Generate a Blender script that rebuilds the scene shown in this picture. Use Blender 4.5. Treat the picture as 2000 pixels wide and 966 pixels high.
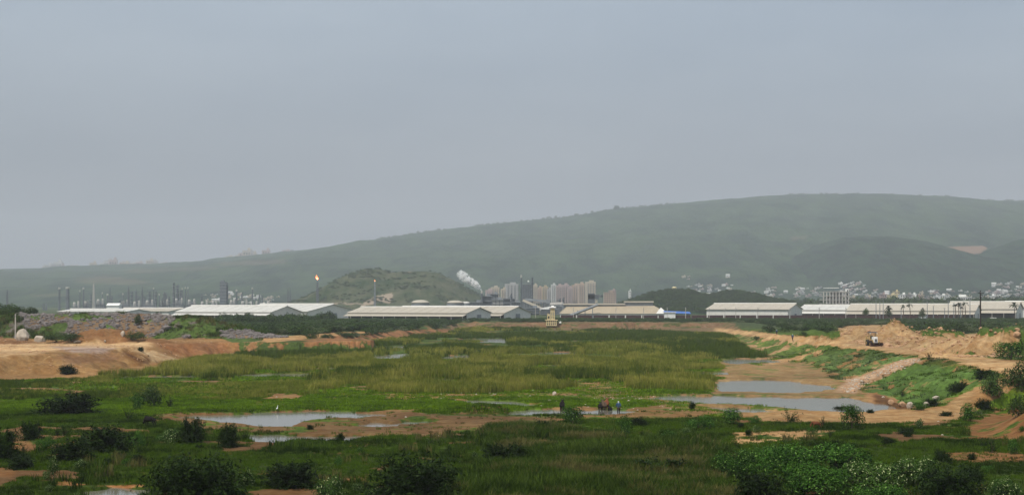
import bpy, bmesh, math, random
import numpy as np
from mathutils import Vector, Matrix
R = math.radians
rng = np.random.default_rng(7)
random.seed(7)
for o in list(bpy.data.objects): bpy.data.objects.remove(o)
SC = bpy.context.scene
COL = SC.collection

# ------------------------------------------------------------------ camera, sky, sun, exposure
F, HV, H = 3000.0, 590.0, 14.0          # focal length in photo pixels, horizon row, eye height above the basin floor
cd = bpy.data.cameras.new('camera'); cam = bpy.data.objects.new('camera', cd); COL.objects.link(cam)
cam.location = (0, 0, H); cam.rotation_euler = (R(90), 0, 0)
cd.sensor_width = 36; cd.lens = 36*F/2000; cd.shift_y = (HV-483)/2000
cd.clip_start = 1; cd.clip_end = 60000
SC.camera = cam
SUN_EL, SUN_AZ = 60.0, 215.0            # azimuth clockwise from +Y
W = bpy.data.worlds.new('World'); SC.world = W; W.use_nodes = True
nt = W.node_tree; nt.nodes.clear()
wo = nt.nodes.new('ShaderNodeOutputWorld'); bg = nt.nodes.new('ShaderNodeBackground')
sky = nt.nodes.new('ShaderNodeTexSky'); sky.sky_type = 'NISHITA'; sky.sun_disc = False
sky.sun_elevation = R(SUN_EL); sky.sun_rotation = R(SUN_AZ); sky.dust_density = 3.0; sky.air_density = 1.0
tc = nt.nodes.new('ShaderNodeTexCoord'); mp = nt.nodes.new('ShaderNodeMapping'); mp.inputs['Scale'].default_value = (2.2, 2.2, 9)
ns = nt.nodes.new('ShaderNodeTexNoise'); ns.inputs['Scale'].default_value = 1.6; ns.inputs['Detail'].default_value = 5; ns.inputs['Roughness'].default_value = .5
cr = nt.nodes.new('ShaderNodeValToRGB')
cr.color_ramp.elements[0].position = .3; cr.color_ramp.elements[0].color = (2.78, 3.20, 3.80, 1)
cr.color_ramp.elements[1].position = .72; cr.color_ramp.elements[1].color = (3.60, 4.0, 4.52, 1)
mx = nt.nodes.new('ShaderNodeMix'); mx.data_type = 'RGBA'; mx.inputs[0].default_value = .82
nt.links.new(tc.outputs['Generated'], mp.inputs[0]); nt.links.new(mp.outputs[0], ns.inputs['Vector']); nt.links.new(ns.outputs[0], cr.inputs[0])
nt.links.new(sky.outputs[0], mx.inputs[6]); nt.links.new(cr.outputs[0], mx.inputs[7])
sz = nt.nodes.new('ShaderNodeSeparateXYZ'); el = nt.nodes.new('ShaderNodeMapRange'); el.interpolation_type = 'SMOOTHSTEP'
el.inputs[1].default_value = 0; el.inputs[2].default_value = .26; el.inputs[3].default_value = 0; el.inputs[4].default_value = 1
tn_ = nt.nodes.new('ShaderNodeMix'); tn_.data_type = 'RGBA'; tn_.inputs[6].default_value = (.86, .81, .81, 1); tn_.inputs[7].default_value = (1.38, 1.42, 1.42, 1)
mul = nt.nodes.new('ShaderNodeMix'); mul.data_type = 'RGBA'; mul.blend_type = 'MULTIPLY'; mul.inputs[0].default_value = 1
nt.links.new(tc.outputs['Generated'], sz.inputs[0]); nt.links.new(sz.outputs[2], el.inputs[0]); nt.links.new(mx.outputs[2], mul.inputs[6]); nt.links.new(el.outputs[0], tn_.inputs[0]); nt.links.new(tn_.outputs[2], mul.inputs[7])
nt.links.new(mul.outputs[2], bg.inputs[0]); bg.inputs[1].default_value = .1
nt.links.new(bg.outputs[0], wo.inputs[0])
sd = bpy.data.lights.new('sun', 'SUN'); sd.energy = 3.8; sd.angle = R(1.0); sd.color = (1.0, .93, .82)
sun = bpy.data.objects.new('sun', sd); COL.objects.link(sun)
sv = Vector((math.sin(R(SUN_AZ))*math.cos(R(SUN_EL)), math.cos(R(SUN_AZ))*math.cos(R(SUN_EL)), math.sin(R(SUN_EL))))
sun.rotation_euler = sv.to_track_quat('Z', 'Y').to_euler(); sun.location = (0, 0, 700)
SC.view_settings.view_transform = 'Standard'; SC.view_settings.look = 'None'
SC.view_settings.exposure = 0.0; SC.view_settings.gamma = 1; SC.view_settings.use_curve_mapping = False
SC.cycles.use_denoising = True
SC.cycles.max_bounces = 5; SC.cycles.diffuse_bounces = 2; SC.cycles.glossy_bounces = 2; SC.cycles.volume_bounces = 4
SC.cycles.transparent_max_bounces = 8

# ------------------------------------------------------------------ helpers
def tag(o, label=None, cat=None, group=None, kind=None):
    if label: o['label'] = label
    if cat: o['category'] = cat
    if group: o['group'] = group
    if kind: o['kind'] = kind
    return o
def empty(name, loc=(0, 0, 0), rz=0, label=None, cat=None, group=None):
    o = bpy.data.objects.new(name, None); COL.objects.link(o); o.location = loc; o.rotation_euler = (0, 0, rz); o.empty_display_size = .5
    return tag(o, label, cat, group)
def mesh_np(name, V, Fc, mat=None, parent=None, smooth=False, link=True, attrs=None, uvs=None):
    me = bpy.data.meshes.new(name)
    V = np.asarray(V, dtype=np.float32)
    if isinstance(Fc, np.ndarray):
        n, k = Fc.shape
        me.vertices.add(len(V)); me.vertices.foreach_set('co', V.ravel())
        me.loops.add(n*k); me.loops.foreach_set('vertex_index', Fc.astype(np.int32).ravel())
        me.polygons.add(n); me.polygons.foreach_set('loop_start', np.arange(0, n*k, k, dtype=np.int32))
        me.update(calc_edges=True)
    else:
        me.from_pydata(V.tolist(), [], Fc)
    if smooth: me.polygons.foreach_set('use_smooth', [True]*len(me.polygons))
    for an, (ty, arr) in (attrs or {}).items():
        a = me.attributes.new(an, ty, 'POINT')
        a.data.foreach_set('color' if ty == 'FLOAT_COLOR' else 'vector' if ty == 'FLOAT_VECTOR' else 'value', np.asarray(arr, dtype=np.int32 if ty == 'INT' else np.float32).ravel())
    if mat:
        for m in (mat if isinstance(mat, (list, tuple)) else [mat]): me.materials.append(m)
    me.validate(); me.update()
    if not link: return me
    o = bpy.data.objects.new(name, me); COL.objects.link(o)
    if parent: o.parent = parent
    return o
def link_mesh(name, me, parent=None, loc=(0, 0, 0), rz=0, sc=(1, 1, 1)):
    o = bpy.data.objects.new(name, me); COL.objects.link(o)
    o.location = loc; o.rotation_euler = (0, 0, rz); o.scale = sc
    if parent: o.parent = parent
    return o
class MB:
    """collects primitive shapes into one mesh"""
    def __init__(s): s.V = []; s.F = []; s.M = []; s.marks = []; s.vmarks = []
    def add(s, vs, fs, m=0):
        s.marks.append(len(s.F)); s.vmarks.append(len(s.V)); b = len(s.V); s.V += [tuple(v) for v in vs]; s.F += [tuple(b+i for i in f) for f in fs]; s.M += [m]*len(fs); return s
    def box(s, c, d, rz=0, m=0, taper=1.0):
        hx, hy, hz = d[0]/2, d[1]/2, d[2]/2; ca, sa = math.cos(rz), math.sin(rz); vs = []
        for z, t in ((-hz, 1), (hz, taper)):
            for x, y in ((-hx, -hy), (hx, -hy), (hx, hy), (-hx, hy)):
                x *= t; y *= t
                vs.append((c[0]+x*ca-y*sa, c[1]+x*sa+y*ca, c[2]+z))
        return s.add(vs, [(3, 2, 1, 0), (4, 5, 6, 7), (0, 1, 5, 4), (1, 2, 6, 5), (2, 3, 7, 6), (3, 0, 4, 7)], m)
    def tube(s, p, q, r0, r1=None, n=8, m=0):
        r1 = r0 if r1 is None else r1
        p, q = Vector(p), Vector(q); d = (q-p)
        if d.length < 1e-6: return s
        z = d.normalized(); x = z.orthogonal().normalized(); y = z.cross(x); vs = []
        for c, r in ((p, r0), (q, r1)):
            for i in range(n):
                a = 2*math.pi*i/n; vs.append(c+x*(r*math.cos(a))+y*(r*math.sin(a)))
        fs = [(i, (i+1) % n, n+(i+1) % n, n+i) for i in range(n)]+[tuple(range(n-1, -1, -1)), tuple(range(n, 2*n))]
        return s.add(vs, fs, m)
    def lathe(s, c, prof, n=16, m=0):
        vs = []; fs = []
        for r, z in prof:
            for i in range(n):
                a = 2*math.pi*i/n; vs.append((c[0]+r*math.cos(a), c[1]+r*math.sin(a), c[2]+z))
        for k in range(len(prof)-1):
            for i in range(n):
                fs.append((k*n+i, k*n+(i+1) % n, (k+1)*n+(i+1) % n, (k+1)*n+i))
        fs.append(tuple(range(n-1, -1, -1))); fs.append(tuple((len(prof)-1)*n+i for i in range(n)))
        return s.add(vs, fs, m)
    def build(s, name, mat, parent=None, smooth=False, link=True):
        me = bpy.data.meshes.new(name); me.from_pydata(s.V, [], s.F)
        for m in (mat if isinstance(mat, (list, tuple)) else [mat]): me.materials.append(m)
        me.polygons.foreach_set('material_index', s.M)
        if smooth: me.polygons.foreach_set('use_smooth', [True]*len(s.F))
        me.update()
        if not link: return me
        o = bpy.data.objects.new(name, me); COL.objects.link(o)
        if parent: o.parent = parent
        return o

def hash2(ix, iy, seed):
    n = (ix*374761393 + iy*668265263 + seed*1274126177) & 0xffffffff
    n = ((n ^ (n >> 13))*1274126177) & 0xffffffff
    n = (n ^ (n >> 16)) & 0xffffffff
    return n/4294967295.0
def vn(x, y, seed=0):
    x = np.asarray(x, dtype=np.float64); y = np.asarray(y, dtype=np.float64)
    xi = np.floor(x); yi = np.floor(y); fx = x-xi; fy = y-yi
    xi = xi.astype(np.int64); yi = yi.astype(np.int64)
    fx = fx*fx*(3-2*fx); fy = fy*fy*(3-2*fy)
    a = hash2(xi, yi, seed); b = hash2(xi+1, yi, seed); c = hash2(xi, yi+1, seed); d = hash2(xi+1, yi+1, seed)
    return (a*(1-fx)+b*fx)*(1-fy)+(c*(1-fx)+d*fx)*fy
def fbm(x, y, sc, oct=4, seed=0, gain=.5):
    s = 0; a = 1; t = 0; x = np.asarray(x)/sc; y = np.asarray(y)/sc
    for k in range(oct):
        s = s+a*vn(x*2**k+13.7*k, y*2**k-7.1*k, seed+k*17); t += a; a *= gain
    return s/t
def sm(t): t = np.clip(t, 0, 1); return t*t*(3-2*t)
def polydist(x, y, poly, closed=True):
    """distance to a polygon line and inside flag"""
    d2 = np.full(np.shape(x), 1e18); inside = np.zeros(np.shape(x), bool); n = len(poly)
    for i in range(n if closed else n-1):
        x0, y0 = poly[i][:2]; x1, y1 = poly[(i+1) % n][:2]
        dx, dy = x1-x0, y1-y0; L = dx*dx+dy*dy+1e-12
        t = np.clip(((x-x0)*dx+(y-y0)*dy)/L, 0, 1)
        d2 = np.minimum(d2, (x-x0-t*dx)**2+(y-y0-t*dy)**2)
        if closed:
            c = ((y0 > y) != (y1 > y)); inside ^= c & (x < (x1-x0)*(y-y0)/((y1-y0) if y1 != y0 else 1e-12)+x0)
    return np.sqrt(d2), inside
def lined(x, y, pts):
    """distance to a polyline and the interpolated third value"""
    best = np.full(np.shape(x), 1e18); val = np.zeros(np.shape(x))
    for i in range(len(pts)-1):
        x0, y0, v0 = pts[i]; x1, y1, v1 = pts[i+1]; dx, dy = x1-x0, y1-y0; L = dx*dx+dy*dy
        t = np.clip(((x-x0)*dx+(y-y0)*dy)/L, 0, 1); d = (x-x0-t*dx)**2+(y-y0-t*dy)**2
        m = d < best; best = np.where(m, d, best); val = np.where(m, v0+t*(v1-v0), val)
    return np.sqrt(best), val
def P(u, v, Y): return ((u-1000)*Y/F, Y, H-(v-HV)*Y/F)

# ------------------------------------------------------------------ materials
def new_mat(name):
    m = bpy.data.materials.new(name); m.use_nodes = True; nt = m.node_tree
    return m, nt, nt.nodes['Principled BSDF']
def N(nt, t, **kw):
    n = nt.nodes.new(t)
    for k, v in kw.items(): setattr(n, k, v)
    return n
def plain(name, col, rough=.8, var=.18, scale=2.0, metal=0, spec=.3, bump=0):
    m, nt, b = new_mat(name)
    tc = N(nt, 'ShaderNodeTexCoord'); no = N(nt, 'ShaderNodeTexNoise'); no.inputs['Scale'].default_value = scale; no.inputs['Detail'].default_value = 6
    nt.links.new(tc.outputs['Object'], no.inputs['Vector'])
    mr = N(nt, 'ShaderNodeMapRange'); mr.inputs[1].default_value = .3; mr.inputs[2].default_value = .7; mr.inputs[3].default_value = 1-var; mr.inputs[4].default_value = 1+var
    nt.links.new(no.outputs[0], mr.inputs[0])
    mu = N(nt, 'ShaderNodeMix', data_type='RGBA', blend_type='MULTIPLY'); mu.inputs[0].default_value = 1; mu.inputs[6].default_value = (*col, 1)
    nt.links.new(mr.outputs[0], mu.inputs[7]); nt.links.new(mu.outputs[2], b.inputs['Base Color'])
    b.inputs['Roughness'].default_value = rough; b.inputs['Metallic'].default_value = metal; b.inputs['Specular IOR Level'].default_value = spec
    if bump:
        bp = N(nt, 'ShaderNodeBump'); bp.inputs['Strength'].default_value = bump; bp.inputs['Distance'].default_value = .2
        nt.links.new(no.outputs[0], bp.inputs['Height']); nt.links.new(bp.outputs[0], b.inputs['Normal'])
    return m
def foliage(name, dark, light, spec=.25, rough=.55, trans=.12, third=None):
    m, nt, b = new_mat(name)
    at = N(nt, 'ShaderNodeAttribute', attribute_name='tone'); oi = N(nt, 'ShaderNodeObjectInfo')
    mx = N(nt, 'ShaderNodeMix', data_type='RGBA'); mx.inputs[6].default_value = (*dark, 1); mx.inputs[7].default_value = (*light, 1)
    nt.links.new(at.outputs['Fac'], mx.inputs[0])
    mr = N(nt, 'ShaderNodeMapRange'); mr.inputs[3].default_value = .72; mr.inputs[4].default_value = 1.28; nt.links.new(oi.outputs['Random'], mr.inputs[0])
    mu = N(nt, 'ShaderNodeMix', data_type='RGBA', blend_type='MULTIPLY'); mu.inputs[0].default_value = 1
    nt.links.new(mx.outputs[2], mu.inputs[6]); nt.links.new(mr.outputs[0], mu.inputs[7])
    out = mu.outputs[2]
    if third:
        gt = N(nt, 'ShaderNodeMath', operation='GREATER_THAN'); gt.inputs[1].default_value = .93; nt.links.new(at.outputs['Fac'], gt.inputs[0])
        m3 = N(nt, 'ShaderNodeMix', data_type='RGBA'); m3.inputs[7].default_value = (*third, 1)
        nt.links.new(gt.outputs[0], m3.inputs[0]); nt.links.new(out, m3.inputs[6]); out = m3.outputs[2]
    nt.links.new(out, b.inputs['Base Color']); b.inputs['Roughness'].default_value = rough; b.inputs['Specular IOR Level'].default_value = spec
    if trans:
        tr = N(nt, 'ShaderNodeBsdfTranslucent'); ms = N(nt, 'ShaderNodeMixShader'); ms.inputs[0].default_value = trans
        nt.links.new(out, tr.inputs[0]); nt.links.new(b.outputs[0], ms.inputs[1]); nt.links.new(tr.outputs[0], ms.inputs[2])
        nt.links.new(ms.outputs[0], nt.nodes['Material Output'].inputs[0])
    return m
M = {}
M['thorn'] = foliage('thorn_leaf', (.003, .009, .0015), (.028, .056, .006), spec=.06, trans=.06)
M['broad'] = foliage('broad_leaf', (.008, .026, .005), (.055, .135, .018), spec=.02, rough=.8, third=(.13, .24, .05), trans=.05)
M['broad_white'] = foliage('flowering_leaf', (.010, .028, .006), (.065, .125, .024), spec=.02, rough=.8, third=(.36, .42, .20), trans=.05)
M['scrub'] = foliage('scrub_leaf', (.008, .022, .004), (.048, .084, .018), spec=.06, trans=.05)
M['scrub_light'] = foliage('pale_scrub_leaf', (.03, .05, .015), (.11, .14, .055))
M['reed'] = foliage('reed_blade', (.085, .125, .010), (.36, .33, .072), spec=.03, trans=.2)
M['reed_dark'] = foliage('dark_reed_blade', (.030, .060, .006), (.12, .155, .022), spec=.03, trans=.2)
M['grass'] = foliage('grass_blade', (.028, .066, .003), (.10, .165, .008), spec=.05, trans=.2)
M['grass_shade'] = foliage('tall_grass_blade', (.014, .038, .003), (.10, .15, .02), spec=.03, trans=.15)  # blades darkened in place of cloud shade over the foreground
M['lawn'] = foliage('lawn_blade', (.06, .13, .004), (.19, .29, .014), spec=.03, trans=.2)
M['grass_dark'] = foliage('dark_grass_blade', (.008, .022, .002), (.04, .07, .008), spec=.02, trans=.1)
M['grass_tan'] = foliage('dry_grass_blade', (.05, .055, .012), (.19, .165, .06), spec=.03, trans=.15)
M['bark'] = plain('bark', (.09, .065, .045), .9)
M['rock_grey'] = plain('grey_rock', (.15, .132, .125), .9, .35, 1.5, bump=.5)
M['rock_tan'] = plain('tan_boulder', (.42, .36, .29), .9, .25, 1.2, bump=.6)
M['clod'] = plain('earth_clod', (.42, .26, .15), .95, .3, 1.5, bump=.5)
M['shed_cream'] = plain('cream_roof_sheet', (.42, .38, .31), .6, .06, .15)
M['shed_white'] = plain('white_roof_sheet', (.54, .53, .49), .6, .06, .15)
M['shed_tan'] = plain('tan_roof_sheet', (.36, .30, .21), .7, .08, .15)
M['wall_grey'] = plain('grey_wall_sheet', (.66, .65, .61), .7, .08, .3)
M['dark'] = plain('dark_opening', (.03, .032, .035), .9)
M['steel'] = plain('dark_steel', (.10, .115, .13), .6, .15, .5)
M['steel_mid'] = plain('grey_steel', (.20, .22, .24), .6, .15, .5)
M['concrete'] = plain('concrete', (.45, .43, .40), .85, .12, .6)
M['white'] = plain('white_paint', (.75, .75, .72), .7, .08, 1)
M['maroon'] = plain('maroon_paint', (.055, .020, .022), .7, .25, .4)
M['yellow'] = plain('pale_yellow_plaster', (.62, .52, .30), .8, .12, .8)
M['blue'] = plain('blue_sheet', (.04, .13, .42), .5, .1)
M['pole'] = plain('rusty_dark_pole', (.018, .013, .012), .7)
M['smoke_stack'] = plain('stack_concrete', (.16, .16, .165), .8, .1, .3)

# ground: two painted colours mixed by a painted share of bare earth, broken up by noise
def ground_mat(name):
    m, nt, b = new_mat(name); L = nt.links.new
    ge = N(nt, 'ShaderNodeNewGeometry')
    g = N(nt, 'ShaderNodeAttribute', attribute_name='green'); d = N(nt, 'ShaderNodeAttribute', attribute_name='earth'); f = N(nt, 'ShaderNodeAttribute', attribute_name='bare')
    def noise(sc, det=6, rough=.6):
        n = N(nt, 'ShaderNodeTexNoise'); n.inputs['Scale'].default_value = sc; n.inputs['Detail'].default_value = det; n.inputs['Roughness'].default_value = rough
        L(ge.outputs['Position'], n.inputs['Vector']); return n
    n1 = noise(.16, 8, .65); n2 = noise(1.1, 5); n3 = noise(.045, 4)
    def mr(src, a, bb, c, dd, clamp=True):
        n = N(nt, 'ShaderNodeMapRange'); n.clamp = clamp
        for i, v in enumerate((a, bb, c, dd)): n.inputs[i+1].default_value = v
        L(src, n.inputs[0]); return n.outputs[0]
    add = N(nt, 'ShaderNodeMath', operation='ADD'); L(f.outputs['Fac'], add.inputs[0]); L(mr(n1.outputs[0], .3, .7, -.55, .55), add.inputs[1])
    fac = mr(add.outputs[0], .44, .56, 0, 1)
    def mul(c, v):
        n = N(nt, 'ShaderNodeMix', data_type='RGBA', blend_type='MULTIPLY'); n.inputs[0].default_value = 1; L(c, n.inputs[6]); L(v, n.inputs[7]); return n.outputs[2]
    gc = mul(mul(g.outputs['Color'], mr(n2.outputs[0], .3, .7, .5, 1.5)), mr(n3.outputs[0], .35, .65, .62, 1.38))
    n4 = noise(.35, 7, .7)
    tint = N(nt, 'ShaderNodeMix', data_type='RGBA'); tint.inputs[6].default_value = (.80, .68, .56, 1); tint.inputs[7].default_value = (1.12, 1.15, 1.15, 1); L(mr(n4.outputs[0], .38, .62, 0, 1), tint.inputs[0])
    dc = mul(mul(mul(d.outputs['Color'], mr(n2.outputs[0], .3, .7, .72, 1.2)), mr(n3.outputs[0], .35, .65, .75, 1.15)), tint.outputs[2])
    mx = N(nt, 'ShaderNodeMix', data_type='RGBA'); L(fac, mx.inputs[0]); L(gc, mx.inputs[6]); L(dc, mx.inputs[7])
    L(mx.outputs[2], b.inputs['Base Color']); b.inputs['Roughness'].default_value = .95; b.inputs['Specular IOR Level'].default_value = .1
    bp = N(nt, 'ShaderNodeBump'); bp.inputs['Strength'].default_value = .7; bp.inputs['Distance'].default_value = .35
    L(n2.outputs[0], bp.inputs['Height']); L(bp.outputs[0], b.inputs['Normal'])
    return m
M['ground'] = ground_mat('ground')

# ------------------------------------------------------------------ the lie of the land
BASIN = [(-210, 20), (75, 20), (60, 110), (57, 150), (57, 190), (58, 203), (53, 209), (52, 225), (54, 240), (58, 270), (61, 320), (63, 350), (66, 400), (70, 460),
         (82, 560), (92, 670), (108, 832), (40, 838), (-24, 838), (-28, 800), (-35, 700), (-50, 575), (-60, 477), (-75, 412), (-77, 375), (-76, 340), (-79, 304), (-96, 291), (-150, 285), (-260, 285)]
RAMP = [(47, 197, 0), (53, 198.5, .35), (57, 200, 1.0), (61.7, 204, 2.2), (66, 207, 3.6), (72, 212, 4.1)]
RUBBLE = [(-420, 470, 10.5), (-155, 466, 10.3), (-123, 462, 10.2), (-96, 460, 9.8), (-86, 458, 7.2), (-78, 452, 4.6), (-66, 446, 3.2)]
HEAPS = [(98, 395, 4.6, 8), (88, 388, 3.2, 7), (83, 396, 2.6, 7), (108, 385, 2.6, 8), (93, 340, 1.6, 6), (91, 322, 1.7, 6), (88, 308, 2.4, 5.5), (91, 300, 2.4, 6), (94.5, 297, 3.6, 6),
         (100, 296, 3.0, 6), (99, 330, 1.8, 7), (-105, 401, 3.6, 9), (-112, 402, 1.3, 8), (-96, 400, 1.2, 8), (-140, 385, 1.2, 9), (-132, 398, 1.0, 10),
         (-13, 838, 2.8, 12), (34, 188, .5, 6), (-31, 186, .9, 4.5), (-4, 197, .8, 4), (78, 420, 3.0, 13), (70, 470, 1.0, 12)]
PUD = [[(330, 818), (400, 810), (500, 807), (600, 804), (690, 803), (770, 812), (700, 819), (630, 820), (570, 825), (566, 831), (612, 839), (550, 838), (500, 829), (440, 827), (380, 821)],
       [(455, 857), (470, 852), (590, 850), (725, 854), (690, 863), (500, 864)],
       [(695, 832), (735, 827), (780, 828), (770, 834), (710, 836)], [(775, 827), (800, 824), (840, 822), (800, 829)],
       [(880, 781), (950, 781), (1065, 791), (1050, 796), (930, 791)],
       [(985, 808), (1010, 802), (1080, 799), (1200, 800), (1270, 806), (1180, 811), (1010, 815)],
       [(1265, 779), (1300, 774), (1400, 773), (1500, 775), (1640, 776), (1700, 785), (1750, 797), (1700, 804), (1600, 803), (1500, 795), (1380, 790)],
       [(1365, 794), (1480, 799), (1530, 806), (1440, 808)],
       [(1400, 744), (1500, 741), (1560, 746), (1640, 757), (1600, 765), (1520, 768), (1410, 766)],
       [(1410, 703), (1440, 701), (1500, 701), (1530, 708), (1430, 712)],
       [(720, 696), (795, 690), (805, 699), (740, 702)], [(855, 698), (920, 692), (920, 700), (870, 703)],
       [(215, 737), (380, 734), (390, 740), (240, 742)], [(440, 734), (530, 730), (615, 729), (600, 736), (470, 738)],
       [(180, 966), (225, 950), (280, 952), (280, 975), (200, 990)],
       [(855, 663), (985, 660), (985, 664), (860, 665)], [(1180, 682), (1220, 679), (1230, 682)], [(515, 706), (545, 704), (545, 707)],
       [(1190, 641), (1240, 640), (1240, 643)], [(960, 664), (990, 663), (990, 670), (930, 669)], [(910, 612+30), (1000, 641), (960, 643)], [(1290, 731), (1420, 726), (1420, 733)], [(560, 722), (660, 718), (650, 723)], [(760, 744), (900, 740), (880, 746)], [(980, 716), (1100, 712), (1090, 718)], [(700, 678), (800, 675), (790, 680)], [(1020, 690), (1130, 687), (1100, 692)], [(1180, 664), (1280, 662), (1270, 665)], [(780, 655), (900, 653), (890, 656)], [(1100, 652), (1200, 650), (1190, 653)], [(100, 758), (230, 755), (220, 760)]]
def pud_world():
    out = []
    for p in PUD:
        out.append([((u-1000)*(F*(H+.25)/(v-HV))/F, F*(H+.25)/(v-HV)) for u, v in p])
    return out
PW = pud_world()
def height(x, y):
    x = np.asarray(x, dtype=np.float64); y = np.asarray(y, dtype=np.float64)
    wx = x+(fbm(x, y, 14, 3, 3)-.5)*6; wy = y+(fbm(x, y, 14, 3, 5)-.5)*8
    d, ins = polydist(wx, wy, BASIN); d = np.where(ins, 0, d)
    left = x < -15
    zt = np.where(left, np.interp(y, [250, 330, 600, 840], [3.5, 3.5, 3.0, 2.8]), np.interp(y, [200, 350, 460, 560, 840], [4, 4, 3.8, 3.4, 2.8]))
    w = np.where(left, np.interp(y, [300, 420, 600], [14, 9, 9]), np.interp(y, [200, 320, 460, 600], [14, 17, 12, 9]))
    w = np.where(y > 800, 9, w)
    h = zt*sm(d/w*.85+.0)
    far = sm((y-880)/120); h = h*(1-far)+2.5*far
    gul = np.abs(fbm(x, y, 7, 3, 21)-.5)*2
    h = h-(1.3*(1-sm(gul*2.4)))*sm(d/4)*sm((w+3-d)/5)*(y < 520)
    # near hill on the right
    r = np.hypot((x-84)/36, (y-152)/44); h = np.maximum(h, 6.6*sm((1-r)/.36)*(1-.12*fbm(x, y, 9, 3, 8)))
    # ramp
    dr, zr = lined(x, y, RAMP); k = 1-sm((dr-1.6)/3.2); h = h*(1-k)+zr*k
    # rubble bank
    dd, zz = lined(x, y, RUBBLE); hr = 3+(zz-3)*(1-sm((dd-2)/21)); hr = hr+(fbm(x, y, 9, 4, 31)-.5)*2.4*sm((hr-3.2)/2); h = np.where(dd < 26, np.maximum(h, hr), h)
    for hx, hy, hh, hw in HEAPS:
        rr = np.hypot(x-hx, (y-hy))/hw; ang = np.arctan2(y-hy, x-hx)
        cone = np.clip(1-rr*(1+.22*np.sin(ang*5+hx)), 0, 1); cone = cone*(1-.35*cone) / .65
        h = h+hh*cone*(.8+.5*fbm(x, y, 2.2, 3, 44))
    # rough spoil ground on the right
    sp = sm((x-84)/5)*sm((y-285)/15)*(1-sm((y-400)/12))*(x < 125); h = h+sp*np.maximum(0, fbm(x, y, 5, 4, 61)-.42)*5
    inb = sm(1-d/6)
    h = h+(fbm(x, y, 11, 4, 11)-.5)*.34*inb+(fbm(x, y, 1.7, 2, 12)-.5)*(.12+.26*(1-inb)*(1-far))+(1-inb)*(fbm(x, y, 18, 3, 13)-.5)*.7*(1-far)
    h = np.maximum(h, -.12)
    # puddle beds
    px = x+(fbm(x, y, 3.2, 3, 71)-.5)*3.0; py = y+(fbm(x, y, 3.2, 3, 72)-.5)*7.0
    for p in PW:
        q = np.array(p); x0, y0 = q.min(0)-10; x1, y1 = q.max(0)+10
        m = (x > x0) & (x < x1) & (y > y0) & (y < y1)
        if not np.any(m): continue
        dd, ins = polydist(px[m], py[m], p); s = np.where(ins, dd, -dd)
        k = sm((s+1.2)/1.6); h[m] = h[m]*(1-k)+(-.6)*k
    # rise under the camera
    h = np.where(y < 54, np.maximum(h, 12.2*(1-sm((y-2)/52))), h)
    return h
def pix(x, y, z): return 1000+F*x/y, HV+F*(H-z)/y

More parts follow.
